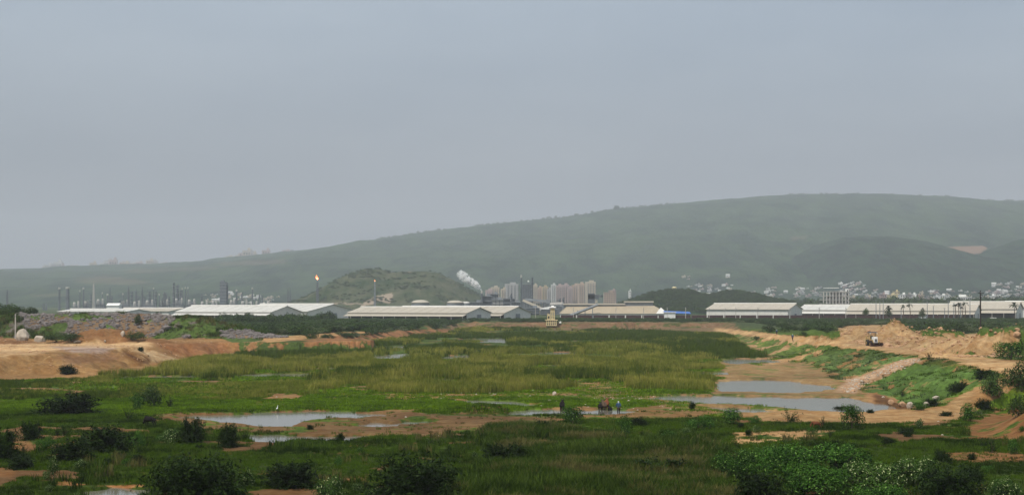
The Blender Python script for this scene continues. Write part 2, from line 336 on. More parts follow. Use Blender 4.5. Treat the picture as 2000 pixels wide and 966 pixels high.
# painted regions: (polygon in photo pixels of the land as it lies, bare share, earth colour or None, green colour or None, softness)
RED = (.20, .105, .042); TAN = (.42, .265, .125); MUD = (.19, .112, .045); DUST = (.27, .160, .068); GREY = (.22, .19, .17)
LAWN = (.070, .115, .007); OLIVE = (.080, .092, .014); CLOUD_SHADED = (.030, .048, .004); MARSH = (.050, .080, .012); DRY = (.16, .15, .065)  # the near-grass green is darkened to stand in for a cloud shadow
REG = [
 ([(-400, 700), (2400, 700), (2400, 775), (-400, 775)], .27, (.20, .125, .055), OLIVE, 10),
 ([(-400, 765), (2400, 765), (2400, 815), (-400, 815)], .27, (.22, .13, .055), LAWN, 8),
 ([(-400, 815), (2400, 815), (2400, 860), (-400, 860)], .30, (.15, .085, .036), (.045, .078, .008), 14),
 ([(-400, 855), (2400, 855), (2400, 1100), (-400, 1100)], .27, (.125, .068, .028), CLOUD_SHADED, 16),  # front band, with cloud shade put into its green
 ([(-60, 740), (600, 738), (640, 770), (600, 795), (200, 800), (-60, 770)], .08, None, (.060, .098, .012), 8),
 ([(270, 806), (400, 804), (560, 801), (800, 804), (960, 806), (1080, 811), (1100, 822), (1000, 838), (860, 852), (760, 853), (640, 851), (560, 845), (400, 838), (340, 824)], .64, (.155, .092, .040), (.06, .095, .010), 6),
 ([(1060, 805), (1180, 797), (1300, 786), (1500, 800), (1480, 812), (1300, 818), (1120, 820)], .64, MUD, (.06, .10, .010), 5),
 ([(600, 766), (900, 766), (1100, 760), (1250, 762), (1250, 774), (1100, 778), (900, 780), (800, 788), (700, 778)], .5, DUST, None, 4),
 ([(1085, 742), (1200, 744), (1245, 756), (1130, 764), (1080, 753)], .50, DUST, None, 4),
 ([(1100, 766), (1400, 766), (1640, 764), (1700, 772), (1760, 795), (1780, 806), (1500, 812), (1300, 800), (1250, 780), (1100, 776)], .56, (.24, .155, .07), (.07, .10, .015), 5),
 ([(1405, 700), (1560, 706), (1620, 720), (1650, 745), (1690, 770), (1600, 778), (1400, 775), (1385, 765), (1410, 735)], .66, (.25, .165, .078), (.10, .11, .03), 4),
 ([(490, 783), (560, 785), (558, 793), (490, 794)], .5, MUD, None, 3),
 ([(1440, 806), (1700, 799), (1790, 800), (1850, 790), (1895, 762), (1945, 735), (2000, 742), (1950, 770), (1905, 800), (1870, 818), (1700, 828), (1600, 824), (1480, 822)], .97, (.32, .20, .092), None, 4),
 ([(1430, 843), (1640, 836), (1620, 850), (1500, 866), (1430, 868)], .62, TAN, None, 4),
 ([(1895, 830), (1930, 805), (2020, 780), (2080, 850), (1960, 862), (1880, 858)], .72, (.20, .10, .038), None, 5),
 ([(1840, 882), (2000, 880), (2010, 900), (1860, 902)], .6, RED, None, 4), ([(1390, 880), (1430, 890), (1420, 915), (1380, 910)], .6, RED, None, 4),
 ([(20, 860), (70, 858), (72, 872), (30, 876)], .7, RED, None, 3), ([(-30, 910), (25, 915), (20, 930), (-30, 928)], .7, RED, None, 3),
 ([(100, 938), (180, 944), (285, 944), (280, 951), (110, 950)], .62, (.34, .17, .07), None, 3), ([(620, 925), (760, 935), (740, 960), (640, 955)], .4, RED, None, 6),
 # banks
 ([(-400, 600), (2400, 600), (2400, 642), (-400, 642)], .12, None, (.045, .065, .022), 3),
 ([(440, 620), (760, 618), (900, 620), (890, 646), (760, 660), (620, 676), (480, 700), (440, 690)], .26, (.28, .15, .07), (.05, .075, .018), 4),
 ([(-60, 655), (120, 664), (440, 660), (470, 676), (455, 694), (380, 706), (300, 724), (150, 738), (-60, 745)], .96, (.26, .152, .063), None, 3),
 ([(-60, 668), (120, 671), (300, 668), (290, 678), (120, 682), (60, 692), (-60, 700)], 1.0, (.50, .34, .185), None, 3),
 ([(250, 682), (300, 684), (345, 704), (300, 706), (270, 690)], 1.0, (.52, .37, .21), None, 3),
 ([(100, 676), (220, 679), (200, 689), (140, 688)], 1.0, (.34, .26, .22), None, 4),
 ([(500, 661), (600, 652), (700, 647), (745, 645), (745, 649), (640, 657), (520, 668)], 1.0, TAN, None, 1.5),
 ([(590, 662), (700, 652), (800, 643), (900, 641), (880, 650), (740, 668), (640, 680)], .62, (.28, .14, .065), (.05, .07, .016), 3),
 ([(870, 630), (1050, 627), (1430, 629), (1450, 646), (1390, 652), (1000, 642), (880, 646)], .60, (.19, .118, .066), (.06, .075, .02), 1.5),
 ([(1400, 640), (1500, 650), (1620, 664), (1720, 676), (1860, 690), (2000, 706), (2060, 712), (2060, 745), (1990, 738), (1920, 722), (1850, 702), (1760, 690), (1690, 683), (1600, 674), (1490, 660), (1400, 650)], 1.0, (.44, .29, .145), None, 2.5),
 ([(1400, 648), (1490, 658), (1600, 676), (1620, 690), (1560, 706), (1480, 712), (1430, 690), (1400, 665)], .36, (.33, .21, .11), (.075, .11, .02), 4),
 ([(1500, 704), (1540, 700), (1590, 686), (1625, 688), (1570, 702), (1510, 711)], 1.0, TAN, None, 2),
 ([(1570, 690), (1690, 684), (1800, 700), (1760, 712), (1680, 748), (1640, 745), (1600, 722)], .34, DUST, (.085, .13, .035), 5),
 ([(1635, 762), (1655, 742), (1765, 700), (1805, 697), (1795, 708), (1700, 745), (1665, 768)], .97, (.36, .25, .165), None, 2.5),
 ([(1700, 745), (1800, 708), (1920, 722), (1945, 735), (1890, 762), (1840, 792), (1740, 796), (1690, 775)], .27, DUST, (.072, .125, .026), 5),
 ([(1680, 762), (1740, 775), (1780, 795), (1740, 803), (1700, 785)], .9, (.30, .17, .08), None, 3),
 ([(1700, 768), (1722, 770), (1752, 786), (1790, 797), (1750, 801), (1712, 786)], .95, (.11, .055, .022), None, 2),  # dark gully earth with its shadow side painted in
 ([(236, 684), (258, 688), (296, 706), (280, 709), (250, 694)], 1.0, (.13, .06, .022), None, 2.5),
 ([(300, 670), (440, 668), (450, 690), (390, 700), (330, 690)], 1.0, (.24, .115, .05), None, 4),
 ([(-60, 655), (60, 664), (60, 671), (-60, 668)], 1.0, (.24, .13, .06), None, 2),
 ([(120, 695), (240, 690), (230, 706), (130, 712)], 1.0, (.22, .125, .065), None, 5),
 ([(1630, 636), (1760, 632), (1800, 655), (1990, 648), (2010, 680), (1960, 694), (1780, 684), (1640, 672)], .95, (.36, .24, .125), None, 3),
]
def paint(x, y, z):
    u, v = pix(x, y, z)
    uu = u+(fbm(x, y, 6, 3, 91)-.5)*26; vv = v+(fbm(x, y, 6, 3, 92)-.5)*np.clip((v-620)/14, 0, 9)
    n = len(x); bare = np.full(n, .20); e = np.tile(np.array(MUD), (n, 1)).astype(float); g = np.tile(np.array(MARSH), (n, 1)).astype(float)
    for poly, b, ec, gc, soft in REG:
        q = np.array(poly); m = (uu > q[:, 0].min()-40) & (uu < q[:, 0].max()+40) & (vv > q[:, 1].min()-20) & (vv < q[:, 1].max()+20)
        if not m.any(): continue
        d, ins = polydist(uu[m]/3, vv[m], [(a/3, c) for a, c in poly]); s = np.where(ins, d, -d); k = sm(s/soft*.5+.5)
        bare[m] = bare[m]*(1-k)+b*k
        if ec: e[m] = e[m]*(1-k[:, None])+np.array(ec)*k[:, None]
        if gc: g[m] = g[m]*(1-k[:, None])+np.array(gc)*k[:, None]
    # trampled and washed out patches of bare soil on the flats
    nb = fbm(x, y*.75, 8.5, 5, 777, .6); k = sm((nb-np.interp(y, [120, 220, 300, 800], [.635, .63, .635, .66]))/.035)*.9*(z < 1.2)*(y < 820)
    bare = np.maximum(bare, k)
    # rubble bank: grey stones with green and red-brown streaks
    dd, zz = lined(x, y, RUBBLE); k = sm((24-dd)/4)*sm((z-3.4)/1.0)
    nn = fbm(x, y, 16, 3, 95)
    rb = np.where(nn > .52, .3, .85)-.35*sm((z-8.2)/1.5); ec = np.where((nn < .44)[:, None], np.array((.17, .115, .07)), np.array((.13, .115, .10)))
    bare = bare*(1-k)+rb*k; e = e*(1-k[:, None])+ec*k[:, None]; g = g*(1-k[:, None])+np.array((.06, .095, .02))*k[:, None]
    for hx, hy, hh, hw in HEAPS:
        k = 1-sm((np.hypot(x-hx, y-hy)-hw*.85)/1.5)
        if hx < -90: bare = bare*(1-k)+1.0*k; e = e*(1-k[:, None])+np.array((.22, .115, .05))*k[:, None]
    return bare, e, g
def ground_hit(u, v, zoff=0):
    t = np.concatenate([np.arange(100, 500, .5), np.arange(500, 1400, 1.5)]); x = (u-1000)/F*t; z = H-(v-HV)/F*t
    hh = height(x, t); k = np.argmax(hh >= z)
    return (float(x[k]), float(t[k]), float(hh[k]))

ys = [56.0]
while ys[-1] < 104: ys.append(ys[-1]+4)
while ys[-1] < 905: ys.append(ys[-1]+min(ys[-1]**2/42000*.62, 2.1))
while ys[-1] < 13000: ys.append(ys[-1]*1.03+3)
ys = np.array([-4000, -800, -200, -60, -20, 0, 10, 20, 32, 44]+ys)
ti = np.arange(-.352, .3521, 3.1/F); tt = np.concatenate([[-3, -1.6, -.9, -.6, -.45, -.39], ti, [.39, .45, .6, .9, 1.6, 3]])
TT, YY = np.meshgrid(tt, ys); XX = TT*np.maximum(YY, 60)*np.where(YY < 0, 8, 1)
X, Y = XX.ravel(), YY.ravel()
Zg = height(X, Y)
nearcam = Y < 60
bare, ec, gc = paint(X, np.maximum(Y, 60), Zg)
nr, nc = XX.shape
ii = (np.arange(nr-1)[:, None]*nc+np.arange(nc-1)[None, :]).ravel()
faces = np.stack([ii, ii+1, ii+nc+1, ii+nc], 1)
one = np.ones((len(X), 1))
ground = mesh_np('ground', np.stack([X, Y, Zg], 1), faces, M['ground'], smooth=True,
                 attrs={'bare': ('FLOAT', bare), 'earth': ('FLOAT_COLOR', np.hstack([ec, one])), 'green': ('FLOAT_COLOR', np.hstack([gc, one]))})
tag(ground, kind='structure')
def samp(pts_x, pts_y):
    z = height(pts_x, pts_y); b, _, _ = paint(pts_x, pts_y, z); return z, b

# water sheet standing in the hollows of the basin
m, nt_, b = new_mat('muddy_water')
b.inputs['Base Color'].default_value = (.16, .15, .12, 1); b.inputs['Roughness'].default_value = .12; b.inputs['IOR'].default_value = 1.33
ge = N(nt_, 'ShaderNodeNewGeometry'); no = N(nt_, 'ShaderNodeTexNoise'); no.inputs['Scale'].default_value = 1.2; no.inputs['Detail'].default_value = 3
bp = N(nt_, 'ShaderNodeBump'); bp.inputs['Strength'].default_value = .12; bp.inputs['Distance'].default_value = .05
nt_.links.new(ge.outputs['Position'], no.inputs['Vector']); nt_.links.new(no.outputs[0], bp.inputs['Height']); nt_.links.new(bp.outputs[0], b.inputs['Normal'])
M['water'] = m
wm = MB().add([(-170, 100, -.25), (70, 100, -.25), (70, 300, -.25), (112, 845, -.25), (-40, 845, -.25), (-90, 300, -.25)], [(0, 1, 2, 3, 4, 5)])
tag(wm.build('water', M['water']), kind='structure')

# ------------------------------------------------------------------ hills
def hill_mat(name, c0, c1, scar=(.20, .13, .09), sc=.012, scar_at=.7):
    m, nt, b = new_mat(name); L = nt.links.new
    ge = N(nt, 'ShaderNodeNewGeometry')
    mpn = N(nt, 'ShaderNodeMapping'); mpn.inputs['Scale'].default_value = (1, .28, 1); L(ge.outputs['Position'], mpn.inputs[0])
    n1 = N(nt, 'ShaderNodeTexNoise'); n1.inputs['Scale'].default_value = sc; n1.inputs['Detail'].default_value = 10; n1.inputs['Roughness'].default_value = .7; L(mpn.outputs[0], n1.inputs['Vector'])
    n2 = N(nt, 'ShaderNodeTexNoise'); n2.inputs['Scale'].default_value = sc*.25; n2.inputs['Detail'].default_value = 8; n2.inputs['Roughness'].default_value = .6; L(mpn.outputs[0], n2.inputs['Vector'])
    cr = N(nt, 'ShaderNodeValToRGB'); e = cr.color_ramp.elements; e[0].position = .40; e[0].color = (*c0, 1); e[1].position = .60; e[1].color = (*c1, 1); L(n1.outputs[0], cr.inputs[0])
    mr = N(nt, 'ShaderNodeMapRange'); mr.inputs[1].default_value = scar_at-.03; mr.inputs[2].default_value = scar_at+.03; L(n2.outputs[0], mr.inputs[0])
    at = N(nt, 'ShaderNodeAttribute', attribute_name='scar'); ad = N(nt, 'ShaderNodeMath', operation='MAXIMUM'); L(mr.outputs[0], ad.inputs[0]); L(at.outputs['Fac'], ad.inputs[1])
    mx = N(nt, 'ShaderNodeMix', data_type='RGBA'); mx.inputs[7].default_value = (*scar, 1); L(ad.outputs[0], mx.inputs[0]); L(cr.outputs[0], mx.inputs[6])
    L(mx.outputs[2], b.inputs['Base Color']); b.inputs['Roughness'].default_value = 1; b.inputs['Specular IOR Level'].default_value = 0
    bp = N(nt, 'ShaderNodeBump'); bp.inputs['Strength'].default_value = .8; bp.inputs['Distance'].default_value = .2/sc; L(n1.outputs[0], bp.inputs['Height']); L(bp.outputs[0], b.inputs['Normal'])
    return m
HG0, HG1 = (.005, .020, .010), (.034, .062, .024)
HILLS = []
def hill(name, prof, Yc, Y0, Y1, mat, amp=10, nsc=160, label=None, ncol=260, nrow=70, scars=(), power=1.2, seed=0):
    """ridge whose skyline follows prof (photo pixels) at distance Yc, foot at Y0, far foot at Y1"""
    us = np.array([p[0] for p in prof], float); vs = np.array([p[1] for p in prof], float)
    def hf(x, y):
        u = 1000+F*x/Yc; crest = H+(HV-np.interp(u, us, vs))*Yc/F
        crest = np.maximum(crest, -5)
        t = np.where(y < Yc, (y-Y0)/(Yc-Y0), (Y1-y)/(Y1-Yc)); t = np.clip(t, 0, 1)
        s = np.where(y < Yc, t**power*(1.0)+.18*np.sin(np.pi*t)*t, sm(t)); s = np.minimum(s, 1)
        ridg = 1-np.abs(fbm(x, y*.5, nsc*3, 4, seed+5)*2-1)
        h = crest*s+(fbm(x, y, nsc, 5, seed+1)-.5)*amp*2*np.clip(s*3, 0, 1)*np.where(s > .97, .35, 1)-(1-ridg)*amp*2.2*np.sin(np.pi*np.clip(t, 0, 1))
        h = h+(fbm(x, y, 12, 2, seed+9)-.5)*amp*.25*(s > .05)
        return np.maximum(h, -3)
    ex = .12*(us[-1]-us[0])
    uu = np.linspace(us[0], us[-1], ncol)
    yy = np.concatenate([np.linspace(Y0, Yc, nrow), np.linspace(Yc, Y1, 14)[1:]])
    U, YY = np.meshgrid(uu, yy); XX = (U-1000)*Yc/F
    Z = hf(XX, YY); n_r, n_c = U.shape
    ii = (np.arange(n_r-1)[:, None]*n_c+np.arange(n_c-1)[None, :]).ravel()
    fs = np.stack([ii, ii+1, ii+n_c+1, ii+n_c], 1)
    pu, pv = pix(XX.ravel(), YY.ravel(), Z.ravel()); pu = pu+(fbm(pu, pv, 6, 3, 2)-.5)*14; pv = pv+(fbm(pu, pv, 5, 3, 4)-.5)*6
    sc = np.zeros(len(pu))
    for poly, k in scars:
        d, ins = polydist(pu, pv, poly); sc = np.maximum(sc, k*np.where(ins, 1, 0)*np.clip(d/2+.3, 0, 1))
    o = mesh_np(name, np.stack([XX.ravel(), YY.ravel(), Z.ravel()], 1), fs, mat, smooth=True, attrs={'scar': ('FLOAT', sc)})
    tag(o, kind='structure'); HILLS.append((hf, Y0, Yc)); return hf
M['hill'] = hill_mat('hill_scrub', HG0, HG1, scar_at=.74)
M['hill_mid'] = hill_mat('hill_wood', (.003, .013, .007), (.020, .044, .019), scar_at=.8, sc=.03)
M['hill_rock'] = hill_mat('hill_rock', (.020, .042, .012), (.085, .090, .050), scar=(.30, .24, .18), sc=.035, scar_at=.66)
main = [(-900, 560), (-500, 535), (-200, 527), (0, 525), (100, 524), (200, 521), (330, 516), (430, 508), (530, 498), (600, 488), (700, 472), (800, 456), (900, 444), (1000, 434), (1100, 426),
        (1200, 409), (1300, 400), (1400, 390), (1500, 383), (1560, 380), (1620, 379), (1700, 380), (1800, 384), (1900, 389), (2000, 393), (2200, 405), (2600, 450), (3000, 520)]
h_main = hill('hill_ridge', main, 6500, 3100, 8600, M['hill'], amp=19, nsc=300, ncol=620, nrow=150, seed=100,
     scars=[([(140, 545), (200, 538), (270, 545), (300, 555), (250, 556), (160, 552)], .25), ([(60, 575), (120, 572), (130, 578), (60, 580)], .2), ([(230, 527), (420, 520), (430, 526), (260, 534)], .22),
            ([(420, 512), (555, 505), (560, 514), (440, 520)], .25), ([(1540, 463), (1580, 460), (1570, 467), (1545, 468)], .35)])
h_right = hill('hill_spur', [(1430, 610), (1480, 560), (1520, 528), (1560, 498), (1600, 476), (1640, 464), (1690, 460), (1740, 461), (1790, 468), (1830, 480), (1880, 500), (1960, 530), (2060, 560), (2140, 610)],
     4200, 2950, 5200, M['hill_mid'], amp=9, nsc=180, ncol=240, seed=200, power=1.0)
h_corner = hill('hill_corner', [(1740, 610), (1800, 570), (1850, 530), (1890, 506), (1930, 490), (1980, 470), (2050, 455), (2150, 450), (2300, 470), (2500, 560), (2600, 610)],
     3900, 2700, 4800, M['hill_mid'], amp=9, nsc=160, ncol=240, seed=300, power=1.0, scars=[([(1850, 481), (1920, 480), (1925, 488), (1900, 502), (1880, 498)], 1)])
hill('hill_scar_spur', [(1780, 540), (1830, 490), (1850, 482), (1920, 480), (1960, 500), (2050, 520), (2100, 560)], 4050, 3700, 4500, M['hill_mid'], amp=3, nsc=120, ncol=90, nrow=40, seed=350, power=.9,
     scars=[([(1845, 480), (1925, 478), (1928, 486), (1895, 503), (1872, 495)], .9)])
h_low = hill('hill_centre', [(1020, 610), (1080, 575), (1130, 525), (1180, 498), (1230, 492), (1290, 510), (1360, 545), (1430, 575), (1480, 610)], 5000, 3300, 6000, M['hill'], amp=9, nsc=180, ncol=160, seed=400, power=1.1)
h_rock = hill('rocky_hill', [(560, 612), (585, 590), (610, 580), (640, 562), (665, 546), (690, 534), (715, 527), (740, 526), (765, 532), (795, 531), (830, 529), (860, 534), (890, 549), (920, 568), (950, 585), (990, 612)],
     2500, 2050, 3000, M['hill_rock'], amp=6, nsc=70, ncol=260, nrow=90, seed=500, power=.8,
     scars=[([(700, 600), (730, 578), (768, 570), (770, 580), (760, 592), (740, 590)], .95), ([(650, 590), (735, 592), (735, 595), (650, 594)], .8)])
h_wood = hill('wooded_hill', [(1180, 612), (1220, 592), (1270, 575), (1310, 568), (1345, 570), (1370, 580), (1400, 574), (1430, 570), (1470, 576), (1510, 588), (1560, 598), (1620, 612)],
     1750, 1450, 2200, M['hill_mid'], amp=3, nsc=30, ncol=240, nrow=70, seed=600, power=.8)
def hill_hit(u, v, hf, y0, y1):
    t = np.arange(y0, y1, 4.0); x = (u-1000)/F*t; z = H-(v-HV)/F*t; hh = hf(x, t); k = int(np.argmax(hh >= z))
    if k == 0: return None
    return (float(x[k]), float(t[k]), float(hh[k]))
# ------------------------------------------------------------------ far plants: industry, town, sheds
def each(mb, name, mat, parent, kind=None):
    """every shape of the collection as an object of its own"""
    st = mb.marks+[len(mb.F)]; vs = mb.vmarks+[len(mb.V)]
    for i in range(len(mb.marks)):
        q = MB(); q.V = mb.V[vs[i]:vs[i+1]]; q.F = [tuple(k-vs[i] for k in f) for f in mb.F[st[i]:st[i+1]]]; q.M = mb.M[st[i]:st[i+1]]; o = q.build(name, mat, parent)
        if kind: o['kind'] = kind
def Pz(u, Y): return (u-1000)*Y/F
def zv(v, Y): return H-(v-HV)*Y/F
def prism_roof(A, ax, gy, L, Wd, ze, zr, th=.25, over=.6):
    """two slopes from corner A along -ax (length L) and depth gy (width Wd)"""
    m = MB(); ax = Vector(ax); gy = Vector(gy); A = Vector(A)
    def pt(a, w, z): q = A-ax*a+gy*w; return (q.x, q.y, z)
    for w0, z0, w1, z1 in ((-over, ze-over*(zr-ze)/(Wd/2), Wd/2, zr), (Wd+over, ze-over*(zr-ze)/(Wd/2), Wd/2, zr)):
        m.add([pt(-over, w0, z0), pt(-over, w1, z1), pt(L+over, w1, z1), pt(L+over, w0, z0), pt(-over, w0, z0+th), pt(-over, w1, z1+th), pt(L+over, w1, z1+th), pt(L+over, w0, z0+th)],
              [(0, 1, 2, 3), (7, 6, 5, 4), (0, 4, 5, 1), (1, 5, 6, 2), (2, 6, 7, 3), (3, 7, 4, 0)])
    return m
def shed(u0, u1, gpx, v_r, v_e, Y0, roofm, label, group=None, canopy=True, v_b=622, th=24, wallm='wall_grey'):
    Wd = gpx*Y0/F/math.sin(R(th)); ax = Vector((math.cos(R(th)), -math.sin(R(th)), 0)); gy = Vector((math.sin(R(th)), math.cos(R(th)), 0))
    A = Vector((Pz(u1, Y0), Y0, 0)); L = (u1-u0)*Y0/F/(math.cos(R(th))+(u0-1000)/F*-math.sin(R(th)))
    ze = zv(v_e, Y0); zr = zv(v_r, Y0+Wd*.4); zb = 2.2
    r = empty('storage_shed', (A.x, A.y, 0), 0, label, 'shed', group); inv = Matrix.Translation(-Vector((A.x, A.y, 0)))
    def pt(a, w, z): q = A-ax*a+gy*w; return (q.x-A.x, q.y-A.y, z)
    m = prism_roof((0, 0, 0), ax, gy, L, Wd, ze, zr); m.build('roof', M[roofm], r)
    # roof ribs and ridge cap
    rb = MB(); k = 0; n = int(L/7)
    for i in range(1, n):
        a = i*L/n; rb.tube(pt(a, 0, ze+.3), pt(a, Wd/2, zr+.3), .12, n=4)
    each(rb, 'roof_rib', M[roofm], r)
    MB().tube(pt(-.6, Wd/2, zr+.35), pt(L+.6, Wd/2, zr+.35), .5, n=6).build('ridge_cap', M['wall_grey'], r)
    zc = ze-(ze-zb)*.22
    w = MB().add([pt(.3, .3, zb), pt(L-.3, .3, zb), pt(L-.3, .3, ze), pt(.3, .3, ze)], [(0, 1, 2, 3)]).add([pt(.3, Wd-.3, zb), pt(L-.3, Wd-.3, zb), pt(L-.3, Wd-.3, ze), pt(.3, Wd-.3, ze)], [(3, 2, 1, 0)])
    each(w, 'side_wall', M['dark' if canopy else wallm], r)  # behind a canopy the wall is coloured dark for the shaded recess
    for a in (.3, L-.3):
        MB().add([pt(a, .3, zb), pt(a, Wd-.3, zb), pt(a, Wd-.3, ze), pt(a, Wd/2, zr-.05), pt(a, .3, ze), pt(a+.2, .3, zb), pt(a+.2, Wd-.3, zb), pt(a+.2, Wd-.3, ze), pt(a+.2, Wd/2, zr-.05), pt(a+.2, .3, ze)],
                 [(0, 1, 2, 3, 4), (9, 8, 7, 6, 5), (0, 5, 6, 1), (1, 6, 7, 2), (2, 7, 8, 3), (3, 8, 9, 4), (4, 9, 5, 0)]).build('gable_wall', M[wallm], r)
    d = MB()   # gable doors and eave band
    d.add([pt(.02, Wd*.42, zb), pt(.02, Wd*.58, zb), pt(.02, Wd*.58, zb+4), pt(.02, Wd*.42, zb+4)], [(0, 1, 2, 3)]); d.build('door', M['steel_mid'], r)
    if canopy:
        zt = ze-(ze-zb)*.18; z2 = ze-(ze-zb)*.42
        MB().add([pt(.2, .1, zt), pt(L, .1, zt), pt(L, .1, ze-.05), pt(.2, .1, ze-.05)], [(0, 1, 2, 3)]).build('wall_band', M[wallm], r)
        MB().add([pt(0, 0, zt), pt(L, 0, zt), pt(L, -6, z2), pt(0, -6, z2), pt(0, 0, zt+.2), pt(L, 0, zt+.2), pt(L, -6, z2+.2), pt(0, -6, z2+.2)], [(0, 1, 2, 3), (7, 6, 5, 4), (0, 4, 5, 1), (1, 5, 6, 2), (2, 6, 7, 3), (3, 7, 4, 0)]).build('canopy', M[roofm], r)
        p = MB()
        for i in range(int(L/8)+1): q = pt(min(i*8+.3, L-.3), -5.6, 0); p.box((q[0], q[1], (zb+z2)/2), (.35, .35, z2-zb))
        each(p, 'post', M['concrete'], r)
    return r
SH = 'long storage sheds across the plain'
shed(80, 245, 30, 604.3, 608.5, 1120, 'shed_white', 'low white roofed shed behind the round tree at far left', SH, canopy=False, th=20)
shed(190, 330, 34, 602.2, 607.5, 1180, 'shed_cream', 'low cream roofed shed partly behind the long white shed on the left', SH, canopy=False, th=20)
shed(302, 530, 45, 597.6, 609, 1000, 'shed_white', 'long white shed with small grey gable above the dark thicket', SH)
shed(430, 600, 80, 594.2, 608, 1075, 'shed_white', 'white shed with the largest grey gable, behind the long left shed', SH, canopy=False)
shed(655, 912, 46, 600.5, 611, 960, 'shed_cream', 'long cream roofed shed in the centre, front one of the pair', SH)
shed(740, 985, 54, 599, 611, 1030, 'shed_cream', 'cream roofed shed in the centre, rear one of the pair', SH)
shed(1397, 1540, 48, 593.4, 604, 1040, 'shed_cream', 'lone pale shed with grey walls right of centre beyond the wagons', SH, canopy=False)
shed(1592, 1790, 60, 596.5, 605.3, 1080, 'shed_white', 'white roofed shed in front of the unfinished concrete building', SH)
shed(1700, 1905, 36, 594.5, 606.5, 1050, 'shed_cream', 'long cream shed behind the palms at right', SH)
shed(1880, 1986, 50, 589.8, 603, 1090, 'shed_cream', 'cream shed with stained roof at the right edge behind the pole', SH)
shed(1990, 2090, 60, 589, 601, 1130, 'shed_cream', 'cream shed cut by the right edge of the view', SH, canopy=False)

# big storage shed with steep hipped roof and raised ridge
def big_store():
    Y = 1130; x0, x1 = Pz(1096, Y), Pz(1306, Y); xm = Pz(1224, Y); r = empty('bulk_store', (x0, Y, 0), 0, 'big tan storage shed with steep hipped roof and raised ridge', 'shed')
    L = x1-x0; D = 46; z0 = 2.2; ze = zv(612, Y); zt = zv(597, Y); zt2 = zv(593.5, Y)
    rf = MB(); ins = 5; hip = 26*Y/F
    rf.add([(0, 0, ze), (L, 0, ze), (L, D, ze), (0, D, ze), (ins, D/2-3, zt), (L-hip, D/2-3, zt+.6), (L-hip, D/2+3, zt+.6), (ins, D/2+3, zt)], [(0, 1, 5, 4), (1, 2, 6, 5), (2, 3, 7, 6), (3, 0, 4, 7), (4, 5, 6, 7), (3, 2, 1, 0)])
    rf.build('roof', M['shed_tan'], r)
    MB().box((L/2, D/2, (z0+ze)/2), (L-1, D-1, ze-z0)).build('wall', M['wall_grey'], r)
    mm = xm-x0
    for a, b_, zz in ((2.5, mm, zv(594.6, Y)), (mm+.3, L-hip, zv(590, Y))):
        MB().box(((a+b_)/2, D/2, (zt+zz)/2-1), (b_-a, 10, zz-zt+2)).build('monitor', M['steel_mid'], r)
        MB().box(((a+b_)/2, D/2, zz+.4), (b_-a+1, 12, .9), taper=.97).build('monitor_roof', M['shed_cream'], r)
    c = MB(); c.tube((L*.06, -6, ze-2), (L*.34, -2, zt+1), 1.1, n=5); c.build('conveyor', M['steel_mid'], r)
    c = MB()
    for t in (.15, .22, .29): c.box((L*t, -4, (z0+ze+4*t*4)/2), (.6, .6, ze+t*16-z0))
    each(c, 'conveyor_leg', M['steel_mid'], r)
    g = MB(); g.add([(L-hip*.95, -.4, ze), (L-hip*.05, -.4, ze), (L-hip*.5, 8, zt-1.2), (L-hip*.95, 9, ze), (L-hip*.05, 9, ze)], [(0, 1, 2), (0, 2, 3), (1, 4, 2)]); g.build('dormer', M['wall_grey'], r)
    return r
big_store()

ORD = ['leftmost', 'second from the left', 'third from the left', 'fourth from the left', 'fifth from the left', 'sixth from the left', 'seventh from the left', 'eighth from the left', 'ninth from the left', 'tenth from the left', 'eleventh from the left', 'twelfth from the left', 'thirteenth from the left', 'fourteenth from the left', 'rightmost']
def ordn(i, n): return ORD[-1] if i == n-1 else ORD[i]
# goods train
tr = empty('goods_train', (Pz(1098, 985), 985, 1.9), 0, 'long row of maroon goods wagons standing beyond the scrub', 'train')
body = MB().box((0, 0, 2.45), (9.6, 3, 2.7)).box((0, 0, 3.86), (9.8, 3.15, .14))
for i in range(7): body.box((-4.2+i*1.4, -1.54, 2.45), (.14, .1, 2.5))
wb = body.build('wagon', M['maroon'], link=False); bo = MB().box((0, 0, .95), (9.8, 2.2, .25))
for s in (-1, 1):
    for k in (-1, 1):
        bo.tube((s*3.3+k*.9, -.85, .48), (s*3.3+k*.9, .85, .48), .48, n=8)
bm_ = bo.build('bogie', M['dark'], link=False)
for i in range(24):
    w_ = link_mesh('wagon', wb, tr, (4+i*10.4, -i*.6, 0), -.055); link_mesh('bogie', bm_, w_)
